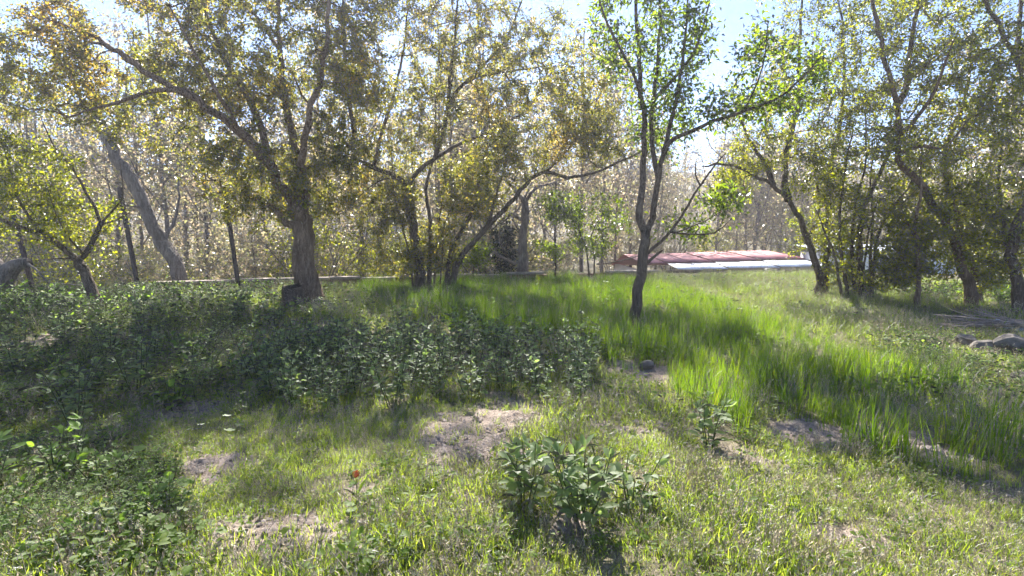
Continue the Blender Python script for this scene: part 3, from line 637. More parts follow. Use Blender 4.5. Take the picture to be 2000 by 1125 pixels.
make_tree('thicket_tree', 'dark thick stem at the picture edge above the pile of rocks', 'tree', b, [
    ([b, P(1985, 540, D), P(1979, 480, D), P(1997, 416, D), P(2030, 330, D), P(2040, 240, D), P(2000, 150, D), P(1985, 112, D), P(1944, 37, D), P(1900, -60, D)], 0.1, 0.025),
    (LP(D, [(2000, 150, 0), (1990, 60, 0.3), (2000, -60, 0.6)]), 0.06, 0.02), (LP(D, [(1980, 490, 0), (1960, 430, 0.4), (1950, 350, .7), (1960, 260, .9)]), 0.05, 0.015)],
  [EL(1960, 190, 10.3, 90, 210, 1.4, 380), EL(1960, 460, 10.6, 70, 100, 0.9, 220), EL(2080, 300, 10.2, 110, 220, 1.0, 110), EL(1980, -30, 10.4, 120, 50, 1.0, 70)],
  M['leaf_lime'], M['bark_dark'], seed=17, per_node=18, leaf_len=(0.042, 0.08), leafless=.3, spread=.09, tip=.0045, flare=.25)

# ------------------------------------------------------------------ wood and scrub beyond the wall
protos = []
def free_tree(seed, H, r, kind):
    rng = np.random.default_rng(seed); b = np.zeros(3)
    limbs = []
    if kind == 'poplar':
        lean = rng.normal(0, 0.03, 2)
        limbs.append(([b, np.array([lean[0] * H * .5, lean[1] * H * .5, H * .45]), np.array([lean[0] * H, lean[1] * H, H])], r, 0.02))
        for k in range(7):
            z = H * (0.22 + 0.09 * k); a = rng.random() * 6.28; l = H * 0.2 * (1.2 - 0.1 * k)
            limbs.append(([np.array([lean[0] * z, lean[1] * z, z]), np.array([math.cos(a) * l * .4, math.sin(a) * l * .4, z + l * .6]), np.array([math.cos(a) * l * .7, math.sin(a) * l * .7, z + l * 1.5])], r * 0.4, 0.012))
        cr = [(np.array([0, 0, H * 0.6]), (H * .22, H * .22, H * .46), 260)]
        return make_tree('poplar', 'x', 'tree', b, limbs, cr, M['leaf_poplar'], M['bark_grey'], seed=seed, per_node=10, leaf_len=(0.09, 0.16), leaf_ratio=0.7, spread=0.22, step=0.4, lump=0, gap=0.35, tip=0.006, twig_r=0.03, leafless=0.42)
    for k in range(6):
        a = rng.random() * 6.28; l = H * rng.uniform(.3, .6)
        limbs.append(([b + np.array([math.cos(a), math.sin(a), 0]) * 0.15, np.array([math.cos(a) * l * .4, math.sin(a) * l * .4, H * .4]), np.array([math.cos(a) * l, math.sin(a) * l, H * .8])], r, 0.01))
    lf = M['leaf_lime'] if kind == 'scrub' else M['leaf_poplar']
    return make_tree('scrub_bush', 'x', 'bush', b, limbs, [(np.array([0, 0, H * .55]), (H * .55, H * .55, H * .48), 260)], lf, M['bark_grey'], seed=seed, per_node=9, leaf_len=(0.06, 0.11),
      leaf_ratio=0.65, spread=0.22, step=0.25, lump=0, flare=0, gap=0.38, tip=0.005, twig_r=0.03, leafless=0.2)
pop = [free_tree(200 + i, 9.5, 0.085, 'poplar') for i in range(3)]
scr = [free_tree(220 + i, 3.2, 0.035, 'scrub') for i in range(2)] + [free_tree(230 + i, 3.2, 0.035, 'brown') for i in range(2)]
rng = np.random.default_rng(5)
used = set()
PLACED = []
def place(proto, x, y, s, rz, label, group):
    o = proto
    if proto.name in used: o = copy_tree(proto)
    used.add(proto.name)
    o.location = (x, y, hz(x, y) - 0.1); o.rotation_euler = (0, 0, rz); o.scale = (s * rng.uniform(.9, 1.1), s * rng.uniform(.9, 1.1), s)
    PLACED.append((o, x, y, label)); return tag(o, label, None, group)
k = 0
for D in (23, 27, 32, 38, 46, 56, 68):
    half = D * 1.02; nn = int(10 + D * 0.22)
    for i in range(nn):
        x = -half + 2 * half * (i + rng.uniform(.1, .9)) / nn; y = D + rng.uniform(-2, 2)
        u = 1000 + FPX * x / y
        if 1240 < u < 1900 and y < 35: continue
        place(pop[k % 3], x, y, rng.uniform(.8, 1.35) * (1 + D * 0.004), rng.random() * 6.28, 'slender yellowish poplar', 'poplars beyond the wall'); k += 1
for i in range(20):
    y = rng.uniform(35, 58); u = rng.uniform(1250, 1660)
    place(pop[i % 3], (u - 1000) / FPX * y, y, rng.uniform(.85, 1.25), rng.random() * 6.28, 'slender yellowish poplar', 'poplars beyond the wall')
k = 0
for D in (18.5, 21, 25, 30, 37, 46, 57):
    half = D * 1.02; nn = int(9 + D * 0.26)
    for i in range(nn):
        x = -half + 2 * half * (i + rng.uniform(.05, .95)) / nn; y = D + rng.uniform(-1.2, 1.2)
        u = 1000 + FPX * x / y
        if past_wall(np.array([x]), np.array([y]))[0] < 1.2: continue
        if 1230 < u < 1900 and y < 34: continue
        if u > 1900 and y < 20: continue
        j = k % 4
        place(scr[j], x, y, rng.uniform(.6, 1.25), rng.random() * 6.28, ['yellow-green scrub bush', 'yellow-green scrub bush', 'tan twiggy bush', 'tan twiggy bush'][j], ['green scrub beyond the wall', 'green scrub beyond the wall', 'brown scrub beyond the wall', 'brown scrub beyond the wall'][j]); k += 1

REGION = [(60, 'at the left picture edge'), (270, 'behind the small leaning apple tree'), (470, 'around the leaning grey trunk'), (640, 'behind the thick-trunked tree'), (790, 'between thick-trunked and many-stemmed trees'),
          (960, 'behind the many-stemmed tree'), (1060, 'behind the dead bleached trunk'), (1225, 'behind the two young green bushes'), (1420, 'above the left half of the red roof'), (1620, 'above the right half of the red roof'), (1780, 'behind the thin-stemmed thicket'), (9999, 'behind the crooked tree and rocks')]
cells = {}
for (o, x, y, lab) in PLACED:
    u = 1000 + FPX * x / y; cells.setdefault((lab, next(t for m, t in REGION if u < m), 'near' if y < 26 else 'middle-distance' if y < 42 else 'far'), []).append((u, o))
for (lab, reg, dep), L_ in cells.items():
    L_.sort(key=lambda t: t[0])
    for i, (u, o) in enumerate(L_):
        od = '' if len(L_) == 1 else ', ' + ['first', 'second', 'third', 'fourth', 'fifth', 'sixth', 'seventh', 'eighth', 'ninth'][min(i, 8)] + ' from left'
        o['label'] = '%s %s %s%s' % (dep, lab, reg, od)

# ------------------------------------------------------------------ fence posts, low wall, sheds
def box(c, s, rz=0.0):
    x, y, z = np.array(s) / 2
    V = np.array([[-x, -y, -z], [x, -y, -z], [x, y, -z], [-x, y, -z], [-x, -y, z], [x, -y, z], [x, y, z], [-x, y, z]])
    F = np.array([[3, 2, 1, 0], [4, 5, 6, 7], [0, 1, 5, 4], [1, 2, 6, 5], [2, 3, 7, 6], [3, 0, 4, 7]])
    r = np.array([[math.cos(rz), -math.sin(rz), 0], [math.sin(rz), math.cos(rz), 0], [0, 0, 1]])
    return V @ r.T + np.array(c), F
def box_obj(name, c, s, mat, parent=None, rz=0.0, bevel=0.0):
    V, F = box((0, 0, 0), s); me = mesh_np(name, V, F, mat)
    o = link(name, me, parent, c, (0, 0, rz))
    if bevel:
        m = o.modifiers.new('bevel', 'BEVEL'); m.width = bevel; m.segments = 2
    return o
fb = rootpt(270, 13.2)
fence = thing('wire_fence', 'dark leaning iron posts of a wire fence along the terrace edge', 'fence', tuple(fb))
tops = []
for (u0, v0, u1, v1, D) in [(-190, 572, -240, 400, 12.9), (67, 566, 20, 398, 13.0), (271, 560, 233, 366, 13.2), (467, 560, 438, 365, 13.6)]:
    a = P(u0, v0 + 8, D); b = P(u1, v1, D); q = np.linspace(0, 1, 8)[:, None] * (b - a) + a
    # angle-iron profile: an L, welded cap
    d = (b - a) / np.linalg.norm(b - a); sx = np.cross(d, [0, 1, 0]); sx /= np.linalg.norm(sx); sy = np.cross(sx, d)
    prof = [(-.038, -.038), (.038, -.038), (.038, -.03), (-.03, -.03), (-.03, .038), (-.038, .038)]
    V = np.array([p + sx * px + sy * py - fb for p in (a, b) for px, py in prof]); n = 6
    me = bpy.data.meshes.new('post'); me.from_pydata([tuple(v) for v in V], [], [(i, (i + 1) % n, n + (i + 1) % n, n + i) for i in range(n)] + [tuple(range(n, 2 * n)), tuple(range(n - 1, -1, -1))])
    me.materials.append(M['post_iron']); me.update(); link('post', me, fence); tops.append((a, b))
for t in (0.25, 0.5, 0.75, 0.96):
    pts = []
    for (a, b), (a2, b2) in zip(tops[:-1], tops[1:]):
        s0, s1 = a + (b - a) * t, a2 + (b2 - a2) * t
        for k in range(8):
            f = k / 8; p = s0 + (s1 - s0) * f; p = p - np.array([0, 0, 0.05 * 4 * f * (1 - f)]); pts.append(p)
    pts.append(tops[-1][0] + (tops[-1][1] - tops[-1][0]) * t)
    V, F = tube(np.array(pts) - fb, np.full(len(pts), 0.0028), 4); link('wire', mesh_np('wire', V, F, M['wire'], True), fence)

# low terrace wall: rendered brown face under worn pale coping slabs
A = np.array([WA[0], WA[1]]); B = np.array([WB[0], WB[1]]); wl_ = np.linalg.norm(B - A); wd = (B - A) / wl_; wrz = math.atan2(wd[1], wd[0]); wn_ = np.array([-wd[1], wd[0]])
mid = (A + B) / 2 + wn_ * 0.15; wall_z = 0.22
wall = thing('garden_wall', 'low brown garden wall with pale worn coping behind the tall grass', 'wall', (mid[0], mid[1], 0.0))
box_obj('wall_body', (0, 0, wall_z - 0.85), (wl_, 0.26, 1.7), M['wall_brown'], wall, wrz)
rng = np.random.default_rng(3); s = 0.0
while s < wl_:
    L = rng.uniform(0.85, 1.35); L = min(L, wl_ - s); c = (s + L / 2 - wl_ / 2)
    if rng.random() > 0.1:
        box_obj('coping_slab', (wd[0] * c + rng.normal(0, .006), wd[1] * c + rng.normal(0, .006), wall_z + 0.036 + rng.normal(0, .018)), (L - 0.02, 0.34 + rng.normal(0, .02), 0.07), M['concrete'], wall, wrz + rng.normal(0, .02), 0.014)
    s += L

def sheet(name, x0, x1, ya, za, yb, zb, mat, parent, pitch=0.11, amp=0.009):
    """a ribbed metal sheet running up the slope from (ya, za) to (yb, zb)"""
    n = max(6, int((x1 - x0) / pitch * 4)); xs = np.linspace(x0, x1, n + 1); ph = (np.arange(n + 1) % 4); dz = np.array([0, 1, 1, 0])[ph] * amp
    V = np.concatenate([np.stack([xs, np.full(n + 1, ya), za + dz], -1), np.stack([xs, np.full(n + 1, yb), zb + dz], -1)])
    i = np.arange(n); F = np.stack([i, i + 1, n + 2 + i, n + 1 + i], -1)
    o = link(name, mesh_np(name, V, F, mat), parent); m = o.modifiers.new('solid', 'SOLIDIFY'); m.thickness = 0.004
    return o
# shed with the red roof
ex0, ex1 = P(1272, 510, 23)[0], P(1590, 510, 23)[0] + 0.6
zf, zr = P(1350, 526, 23)[2], P(1400, 497, 28.6)[2]
zm_f, zm_r = P(1400, 514, 24.5)[2], zr
gz = hz((ex0 + ex1) / 2, 25)
shed = thing('shed', 'low shed with faded red sheet roof above silvery lower sheets', 'shed', ((ex0 + ex1) / 2, 25.0, gz))
ox, oy, oz = shed.location
def rel(y, z): return y - oy, z - oz
tilt = 0.0
n = 7; wsh = (ex1 - ex0) / n
for i in range(n):
    x0 = ex0 + i * wsh - ox; x1 = x0 + wsh + 0.03
    dz = 0.035 * i
    o = sheet('red_roof_sheet', x0, x1, 24.5 - oy, zm_f - oz + 0.012 * (i % 2) + dz, 28.6 - oy, zm_r - oz + 0.012 * (i % 2) + dz, M['roof_red'], shed)
    if i > 0:
        sheet('silver_roof_sheet', x0 + 0.05, x1, 22.8 - oy, zf - oz - 0.03 + 0.012 * (i % 2) + dz * .8, 24.75 - oy, zm_f - oz - 0.04 + 0.012 * (i % 2) + dz, M['roof_zinc'], shed)
sheet('red_roof_sheet', ex0 - ox, ex1 - ox, 28.62 - oy, zm_r - oz + .01, 32.6 - oy, zm_r - oz - .8, M['roof_red'], shed)
box_obj('shed_wall', (0, 23.2 - oy, (zf - oz) / 2 - 0.12), (ex1 - ex0 - 0.4, 0.2, zf - oz - 0.3), M['white_wall'], shed)
box_obj('shed_wall', (-(ex1 - ex0) / 2 + 0.3, 27.8 - oy, (zf - oz) / 2 - 0.12), (0.2, 8.8, zf - oz - 0.3), M['white_wall'], shed)
box_obj('shed_wall', ((ex1 - ex0) / 2 - 0.3, 27.8 - oy, (zf - oz) / 2 - 0.12), (0.2, 8.8, zf - oz - 0.3), M['white_wall'], shed)
box_obj('eave_board', (0.2, 22.86 - oy, zf - oz - 0.1), (ex1 - ex0 - 0.8, 0.05, 0.12), M['timber_dark'], shed)
# white outbuilding further right
x0, x1 = P(1640, 500, 22)[0], P(1870, 500, 22)[0]; zt = P(1700, 496, 22)[2]; g2 = hz((x0 + x1) / 2, 22)
ob = thing('outbuilding', 'whitewashed low outbuilding glimpsed between the thicket stems', 'building', ((x0 + x1) / 2, 23.5, g2))
box_obj('wall_body', (0, 0, (zt - g2) / 2), (x1 - x0, 3.0, zt - g2), M['white_wall'], ob, 0, 0.02)
n = 5; ws = (x1 - x0 + 0.4) / n
for i in range(n):
    sheet('silver_roof_sheet', -(x1 - x0) / 2 - .2 + i * ws, -(x1 - x0) / 2 - .2 + (i + 1) * ws + .03, -1.8, zt - g2 + 0.03 + .012 * (i % 2), 1.8, zt - g2 + 0.3 + .012 * (i % 2), M['roof_zinc'], ob)
box_obj('door', (0.6, -1.515, (zt - g2) / 2 - .1), (0.9, 0.05, zt - g2 - 0.2), M['timber_dark'], ob)

# far house roof behind the many-stemmed tree
hx = P(715, 400, 52)[0]; hzz = hz(hx, 54); rt = P(715, 384, 52)[2]
fh = thing('house', 'distant house with red roof glimpsed through the many-stemmed tree', 'house', (hx, 54, hzz))
wh = rt - hzz - 1.0
box_obj('wall_body', (0, 0, wh / 2), (6.0, 5, wh), M['white_wall'], fh)
V = np.array([[-3.4, -2.9, wh], [3.4, -2.9, wh], [3.4, 2.9, wh], [-3.4, 2.9, wh], [-3.4, 0, wh + 1.4], [3.4, 0, wh + 1.4]])
me = bpy.data.meshes.new('roof'); me.from_pydata([tuple(v) for v in V], [], [(0, 1, 5, 4), (2, 3, 4, 5), (1, 2, 5), (3, 0, 4), (3, 2, 1, 0)]); me.materials.append(M['roof_red']); me.update(); link('roof', me, fh)
for k in (-1.6, 1.6): box_obj('window', (k, -2.52, wh * .6), (1.0, 0.06, 1.1), M['timber_dark'], fh)

# ------------------------------------------------------------------ stump, rocks, brushwood, plastic sheet
def rock_mesh(seed, s, n=2):
    rng = np.random.default_rng(seed)
    import bmesh
    bm = bmesh.new(); bmesh.ops.create_icosphere(bm, subdivisions=3, radius=1.0)
    V = np.array([v.co for v in bm.verts])
    for k in range(9):     # cleaved faces
        d = rng.normal(0, 1, 3); d /= np.linalg.norm(d); t = rng.uniform(.55, .85); e = V @ d
        V = V - np.outer(np.maximum(e - t, 0), d) * 0.92
    V = V * (1 + 0.3 * (noise3(V * 2.2 + seed) - .5)[:, None] + 0.14 * (noise3(V * 6 + seed) - .5)[:, None]) * np.array(s)
    for v, c in zip(bm.verts, V): v.co = c
    me = bpy.data.meshes.new('rock'); bm.to_mesh(me); bm.free(); me.materials.append(M['rock']); return me
for k, (u, v, s, label) in enumerate([(1985, 688, (.27, .2, .17), 'large grey squared rock under the plastic sheet'), (1885, 672, (.17, .14, .12), 'small rounded grey rock at the near end of the brushwood'),
        (1932, 684, (.22, .16, .13), 'flat tan rock between the rounded rock and the large squared one'), (1990, 745, (.13, .11, .09), 'small pale rock lying below the large squared rock'),
        (1838, 668, (.11, .1, .08), 'smallest grey rock at the far tip of the brushwood'), (1262, 722, (.1, .08, .07), 'pale grey stone at the near edge of the wheat'), (1060, 780, (.05, .05, .035), 'fist-sized pale stone among the bean plants')]):
    g = on_ground(u, v); tag(link('rock', rock_mesh(40 + k, s), loc=(g[0], g[1], g[2] + s[2] * .45), rot=(0, 0, k * 1.3)), label, 'rock', 'loose rocks')
for k, (u, v, r) in enumerate([(1955, 852, .07), (1990, 838, .06), (1930, 866, .04), (1490, 930, .05), (1235, 850, .035), (1290, 835, .03), (648, 735, .05), (665, 745, .04)]):
    g = on_ground(u, v)
    lab = ['biggest of the soil-coloured clods at the right edge of the wheat', 'soil-coloured clod behind the biggest one at the right edge', 'smallest clod in front of the bigger ones at the right edge', 'pale stone in the grass below the lone bean plant',
           'small stone on the bare earth behind the large bean plant', 'tiny stone on bare earth nearer to the lone bean plant', 'pinkish stone inside the dark bean bed', 'smaller pinkish stone inside the dark bean bed'][k]
    tag(link('stone', rock_mesh(60 + k, (r, r * .8, r * .7)), loc=(g[0], g[1], g[2] + r * .25), rot=(0, 0, k)), lab, 'stone', 'small stones')
st_b = np.array(on_ground(572, 600)); st_b[1] = 11.0; st_b[0] = P(572, 600, 11.0)[0]; st_b[2] = hz(st_b[0], 11.0)
V, F = tube(np.array([[0, 0, -.1], [0.01, 0, .08], [0.02, 0.01, .22], [0.0, 0, .34], [0.0, 0, .42], [0.01, 0, .44], [0.01, 0, .40]]), np.array([.3, .25, .22, .2, .18, .1, .01]), 16, 0.28, 4.0)
tag(link('tree_stump', mesh_np('tree_stump', V, F, M['bark_dark'], True), loc=tuple(st_b)), 'dark rotten stump against the foot of the thick-trunked tree', 'stump')
rng = np.random.default_rng(21)
g0 = np.array(on_ground(1990, 668))
for k in range(34):
    a = P(1990 + rng.uniform(-40, 70), rng.uniform(622, 650), 8.5 + rng.uniform(-.2, .3)); e = P(1848 + rng.uniform(-25, 80), rng.uniform(600, 655), 8.9 + rng.uniform(-.4, .5)); e[2] = max(e[2], hz(e[0], e[1]) + 0.1); a[2] = max(a[2], hz(a[0], a[1]) + .12)
    m_ = (a + e) / 2 + rng.normal(0, .06, 3)
    od = 'thicker' if k % 3 == 0 else 'thin'
    log('dry_stick', '%s dry stick in the brushwood heap beside the rocks' % od, [a, m_, e], rng.uniform(.016, .026) if k % 3 == 0 else rng.uniform(.008, .013), .005, M['stick'], 5, 0.0, k, 'stick', od + ' sticks of the brushwood heap')
# bluish plastic sheet thrown over the butt ends of the sticks
nx_, ny_ = 40, 26; U, W = np.meshgrid(np.linspace(0, 1, nx_), np.linspace(-1, 1, ny_))
c0 = P(1945, 632, 8.75); c1 = P(2080, 660, 8.5)
ctr = c0[None, None] + (c1 - c0)[None, None] * U[..., None]
wd2 = 0.06 + 0.2 * U ** .7
ctr = ctr + np.stack([np.zeros_like(U), -W * wd2 * 1.3, -np.abs(W) ** 2 * wd2 * 0.9], -1)
ctr = ctr + (noise3(np.stack([U * 3, W * 7, U * 0], -1)) - .5)[..., None] * np.array([0, .02, .09]) + (noise3(np.stack([U * 9 + 4, W * 16, U * 0], -1)) - .5)[..., None] * np.array([0, .01, .03])
ctr[..., 2] += 0.05
V = ctr.reshape(-1, 3); i = np.arange(nx_ * ny_).reshape(ny_, nx_); F = np.stack([i[:-1, :-1], i[:-1, 1:], i[1:, 1:], i[1:, :-1]], -1).reshape(-1, 4)
o = link('plastic_sheet', mesh_np('plastic_sheet', V - V.mean(0), F, M['tarp'], True), loc=tuple(V.mean(0))); m = o.modifiers.new('solid', 'SOLIDIFY'); m.thickness = 0.003
tag(o, 'crumpled bluish plastic sheet over the butt ends of the brushwood', 'sheet')

# ------------------------------------------------------------------ leafy plants
def leaflet(L, W, curl=0.15, fold=0.14):
    """an oval leaf along +X with a folded midrib, six outline points and three on the rib"""
    V = np.array([[0, 0, 0], [.3 * L, .42 * W, fold * W], [.68 * L, .4 * W, fold * W - curl * L * .4], [L, 0, -curl * L], [.68 * L, -.4 * W, fold * W - curl * L * .4], [.3 * L, -.42 * W, fold * W], [.35 * L, 0, 0], [.7 * L, 0, -curl * L * .45]])
    F = np.array([[0, 6, 1], [1, 6, 2], [6, 7, 2], [2, 7, 3], [0, 5, 6], [5, 4, 6], [6, 4, 7], [4, 3, 7]])
    return V, F
def rot_to(d, up, roll=0.0):
    d = d / np.linalg.norm(d); s = np.cross(up, d); s /= np.linalg.norm(s) + 1e-9; n = np.cross(d, s)
    c, k = math.cos(roll), math.sin(roll); s2 = s * c + n * k; n2_ = n * c - s * k
    return np.stack([d, s2, n2_], 1)
def bean_layout(seed, H, nst, lean=0.35, lf=0.055, dens=1.0, start=0.12):
    """stems as point lists, and leaf frames (origin, 3x3, size)"""
    rng = np.random.default_rng(seed); stems = []; leaves = []
    for k in range(nst):
        a = 6.28 * k / nst + rng.normal(0, .4); h = H * rng.uniform(.7, 1.08); l = h * lean * rng.uniform(.4, 1.3)
        b0 = np.array([math.cos(a), math.sin(a), 0]) * rng.uniform(.01, .05); d = np.array([math.cos(a), math.sin(a), 0])
        q = catmull([b0, b0 + d * l * .35 + np.array([0, 0, h * .45]) + rng.normal(0, .015, 3), b0 + d * l * .8 + np.array([0, 0, h])], 0.05); stems.append(q)
        nn = int(h / 0.05 * dens)
        for j in range(nn):
            t = start + (1 - start) * (j + rng.random() * .5) / nn; p = q[min(len(q) - 1, int(t * (len(q) - 1) + .5))]
            az = a + 2.4 * j + rng.normal(0, .4); up = 0.25 + 0.9 * t ** 3
            d1 = np.array([math.cos(az), math.sin(az), up]); d1 /= np.linalg.norm(d1); rl = rng.uniform(.03, .06) * (1.1 - .5 * t)
            for m in range(4):
                sgn = 1 if m % 2 else -1; o = p + d1 * rl * (0.45 if m < 2 else 1.0)
                sd = np.cross([0, 0, 1], d1); dd = d1 * (.45 if m < 2 else 1.0) + sd * sgn * (.9 if m < 2 else .45) + np.array([0, 0, rng.normal(0.1 * (t > .7), .25)])
                R = rot_to(dd, np.array([rng.normal(0, .25), rng.normal(0, .25), 1.0]), rng.normal(0, .4)); leaves.append((o, R, lf * rng.uniform(.7, 1.2) * (1.1 - .25 * t)))
    return stems, leaves
def stems_mesh(stems, r=0.005, mat=None):
    a = Acc()
    for q in stems: a.add(*tube(q, np.linspace(r, r * .5, len(q)), 5))
    return a.mesh('stem', mat or M['stem_green'])
LV, LF = leaflet(1.0, 0.55)
def foliage_mesh(leaves, mat, ratio=1.0):
    V = []; F = []; n = 0
    for (o, R, s) in leaves:
        V.append((LV * np.array([1, ratio, 1]) * s) @ R.T + o); F.append(LF + n); n += len(LV)
    return mesh_np('foliage', np.concatenate(V), np.concatenate(F), mat)
LEAF_ME = {m: mesh_np('leaf', LV, LF, M[m]) for m in ('leaf_bean', 'leaf_weed')}
def hero_plant(name, label, cat, u, v, seed, H, nst, mat='leaf_bean', **kw):
    g = on_ground(u, v); stems, leaves = bean_layout(seed, H, nst, **kw)
    root = thing(name, label, cat, g)
    for q in stems: link('stem', stems_mesh([q]), root)
    rng = np.random.default_rng(seed)
    if len(leaves) > 290: leaves = [leaves[i] for i in rng.permutation(len(leaves))[:290]]
    for (o, R, s) in leaves:
        ob = link('leaf', LEAF_ME[mat], root); M4 = Matrix([[*R[0], o[0]], [*R[1], o[1]], [*R[2], o[2]], [0, 0, 0, 1]]); ob.matrix_local = M4 @ Matrix.Diagonal((s, s * rng.uniform(.85, 1.15), s, 1))
    return root
hero_plant('bean_plant', 'broad bean plant with bright pale leaves alone in the sunlit foreground grass', 'plant', 1135, 1040, 301, 0.4, 8, lean=.5, lf=.082, dens=.95)
hero_plant('bean_plant', 'smaller broad bean plant leaning beside the big sunlit one, over bare earth', 'plant', 1025, 1010, 302, 0.43, 5, lean=.35, lf=.082)
hero_plant('bean_plant', 'pale broad bean plant standing alone in front of the wheat edge', 'plant', 1385, 872, 303, 0.36, 5, lean=.35, lf=.075)
hero_plant('bean_plant', 'wilting broad bean plant in the shade behind the big sunlit one', 'plant', 1230, 1000, 304, 0.3, 5, lean=.7, lf=.075, dens=.7)
hero_plant('bean_plant', 'pale green bean plant rising above the leafy weeds near the left edge', 'plant', 120, 935, 305, 0.42, 5, 'leaf_weed', lean=.4, lf=.072)
hero_plant('bean_plant', 'bean plant cut by the left picture edge above the leafy weeds', 'plant', -15, 960, 306, 0.46, 4, 'leaf_weed', lean=.4, lf=.085)
hero_plant('bean_plant', 'low spreading bean plant at the border of weeds and dark bed', 'plant', 215, 950, 307, 0.26, 5, 'leaf_weed', lean=.6, lf=.06)

bean_p = []
for k in range(5):
    stems, leaves = bean_layout(320 + k, 0.5, 5 + k % 2, lean=.4, lf=.062, start=.2)
    bean_p.append((stems_mesh(stems), foliage_mesh(leaves, M['leaf_bean'])))
weed_p = []
for k in range(4):
    stems, leaves = bean_layout(340 + k, 0.34, 6, lean=.7, lf=.058, dens=1.1, start=.1)
    weed_p.append((stems_mesh(stems), foliage_mesh(leaves, M['leaf_weed'], 1.3)))
MARKL = [(203, 612, 'the small apple tree'), (597, 600, 'the thick trunk and stump'), (822, 575, 'the many-stemmed tree'), (1238, 635, 'the young tree'), (1262, 722, 'the pale stone'), (656, 740, 'the pinkish stones'), (1060, 780, 'the fist-sized stone'),
         (67, 562, 'the first iron post'), (271, 556, 'the second iron post'), (467, 558, 'the last iron post'), (120, 900, 'the tall weedy bean plant'), (0, 720, 'the left picture edge'), (330, 790, 'the bare shady soil'), (420, 690, 'its middle'),
         (860, 720, 'its middle'), (560, 800, 'its near left corner'), (960, 805, 'its near edge'), (1150, 730, 'its right end'), (500, 640, 'the shadow of the thick trunk'),
         (60, 960, 'the left picture edge'), (215, 950, 'the low spreading bean plant'), (365, 1060, 'the bare earth'), (175, 1100, 'the bottom edge'), (1885, 672, 'the rounded rock'), (1985, 688, 'the large squared rock'), (1990, 745, 'the small pale rock'), (1795, 576, 'the straight sapling'), (1900, 575, 'the crooked tree'), (1990, 555, 'the dark edge stem'), (1760, 720, 'the right tip of the wheat'), (1930, 790, 'the clods at the right edge')]
MARKS = np.array([m[:2] for m in MARKL], float); MARKN = [m[2] for m in MARKL]
def feathery(seed, H, n):
    rng = np.random.default_rng(seed); stems = []; leaves = []
    for k in range(n):
        a = rng.random() * 6.28; d = np.array([math.cos(a), math.sin(a), 0]); q = catmull([d * .02, d * H * .25 + np.array([0, 0, H * .6]), d * H * .6 + np.array([0, 0, H * rng.uniform(.75, 1.0)])], .05); stems.append(q)
        for j, p in enumerate(q[1:]):
            for m in range(9):
                b = rng.random() * 6.28; dd = np.array([math.cos(b), math.sin(b), rng.uniform(-.1, .7)]); leaves.append((p + rng.normal(0, .025, 3), rot_to(dd, np.array([rng.normal(0, .3), rng.normal(0, .3), 1]), 0), rng.uniform(.018, .036)))
    return stems_mesh(stems, .003), foliage_mesh(leaves, M['leaf_weed'], .55)
feather_p = [feathery(360 + k, .32 + .05 * k, 7) for k in range(3)]
def scatter_plants(name, label, group, protos, spots, s0, s1, seed):
    rng = np.random.default_rng(seed)
    for i, (x, y) in enumerate(spots):
        u, v = proj(np.array([[x, y, 0.2]])); q = np.hypot((MARKS[:, 0] - u[0]), (MARKS[:, 1] - v[0]) * 2.5); lab = '%s, nearest to %s' % (label, MARKN[int(np.argmin(q))])
        r = thing(name, lab, 'plant', (x, y, hz(x, y) - .01), group, rng.random() * 6.28, rng.uniform(s0, s1))
        sm, fm = protos[rng.integers(len(protos))]; link('stem', sm, r); tag(link('foliage', fm, r), kind='stuff')
def spots_in(poly, spacing, seed, jit=.35, row=None):
    rng = np.random.default_rng(seed); us = np.array([p[0] for p in poly]); vs_ = np.array([p[1] for p in poly])
    g = np.array([G(u, v) for u, v in poly]); x0, x1, y0, y1 = g[:, 0].min(), g[:, 0].max(), g[:, 1].min(), g[:, 1].max()
    ry = row or spacing; out = []
    for y in np.arange(y0, y1, ry):
        for x in np.arange(x0, x1, spacing): out.append((x + rng.normal(0, jit * spacing), y + rng.normal(0, jit * ry * .6)))
    q = np.array(out); u, v = proj(np.column_stack([q, np.zeros(len(q))])); k = inpoly(u, v, poly); b = bare(q[:, 0], q[:, 1])
    return q[k & (b < .75)]
BEAN_BED = [(455, 740), (520, 700), (680, 672), (860, 668), (1000, 690), (1150, 700), (1180, 745), (1130, 800), (960, 815), (860, 815), (640, 815), (540, 800)]
sp = spots_in(BEAN_BED, .30, 1, row=.36)
scatter_plants('bean_plant', 'grey-green broad bean plant in the shady bed', 'beans in the shady bed', bean_p, sp, .6, 1.12, 2)
LEFT_BED = [(-60, 610), (150, 625), (330, 605), (500, 612), (560, 650), (520, 700), (455, 745), (470, 790), (300, 800), (200, 830), (60, 850), (-60, 860)]
sp = spots_in(LEFT_BED, .44, 3, row=.46)
scatter_plants('leafy_weed', 'dark leafy plant in the shaded patch', 'leafy plants in the shaded patch', weed_p + bean_p[:2] + feather_p, sp, .5, 1.2, 4)
FENCE_BED = [(-60, 575), (170, 590), (340, 575), (330, 605), (150, 622), (-60, 640)]
sp = spots_in(FENCE_BED, .42, 5, row=.5)
scatter_plants('leafy_weed', 'tall bright leafy plant along the fence', 'leafy plants along the fence', weed_p + feather_p, sp, 1.1, 1.6, 6)
FENCE2 = [(340, 572), (520, 568), (560, 590), (500, 610), (340, 602)]
sp = spots_in(FENCE2, .5, 7, row=.5)
scatter_plants('leafy_weed', 'green leafy plant beside the thick-trunked tree', 'leafy plants by the thick trunk', weed_p, sp, .8, 1.2, 8)
RIGHT_BED = [(1700, 690), (1800, 670), (1900, 715), (2010, 740), (2010, 820), (1900, 780), (1760, 730)]
sp = spots_in(RIGHT_BED, .33, 9, row=.36)
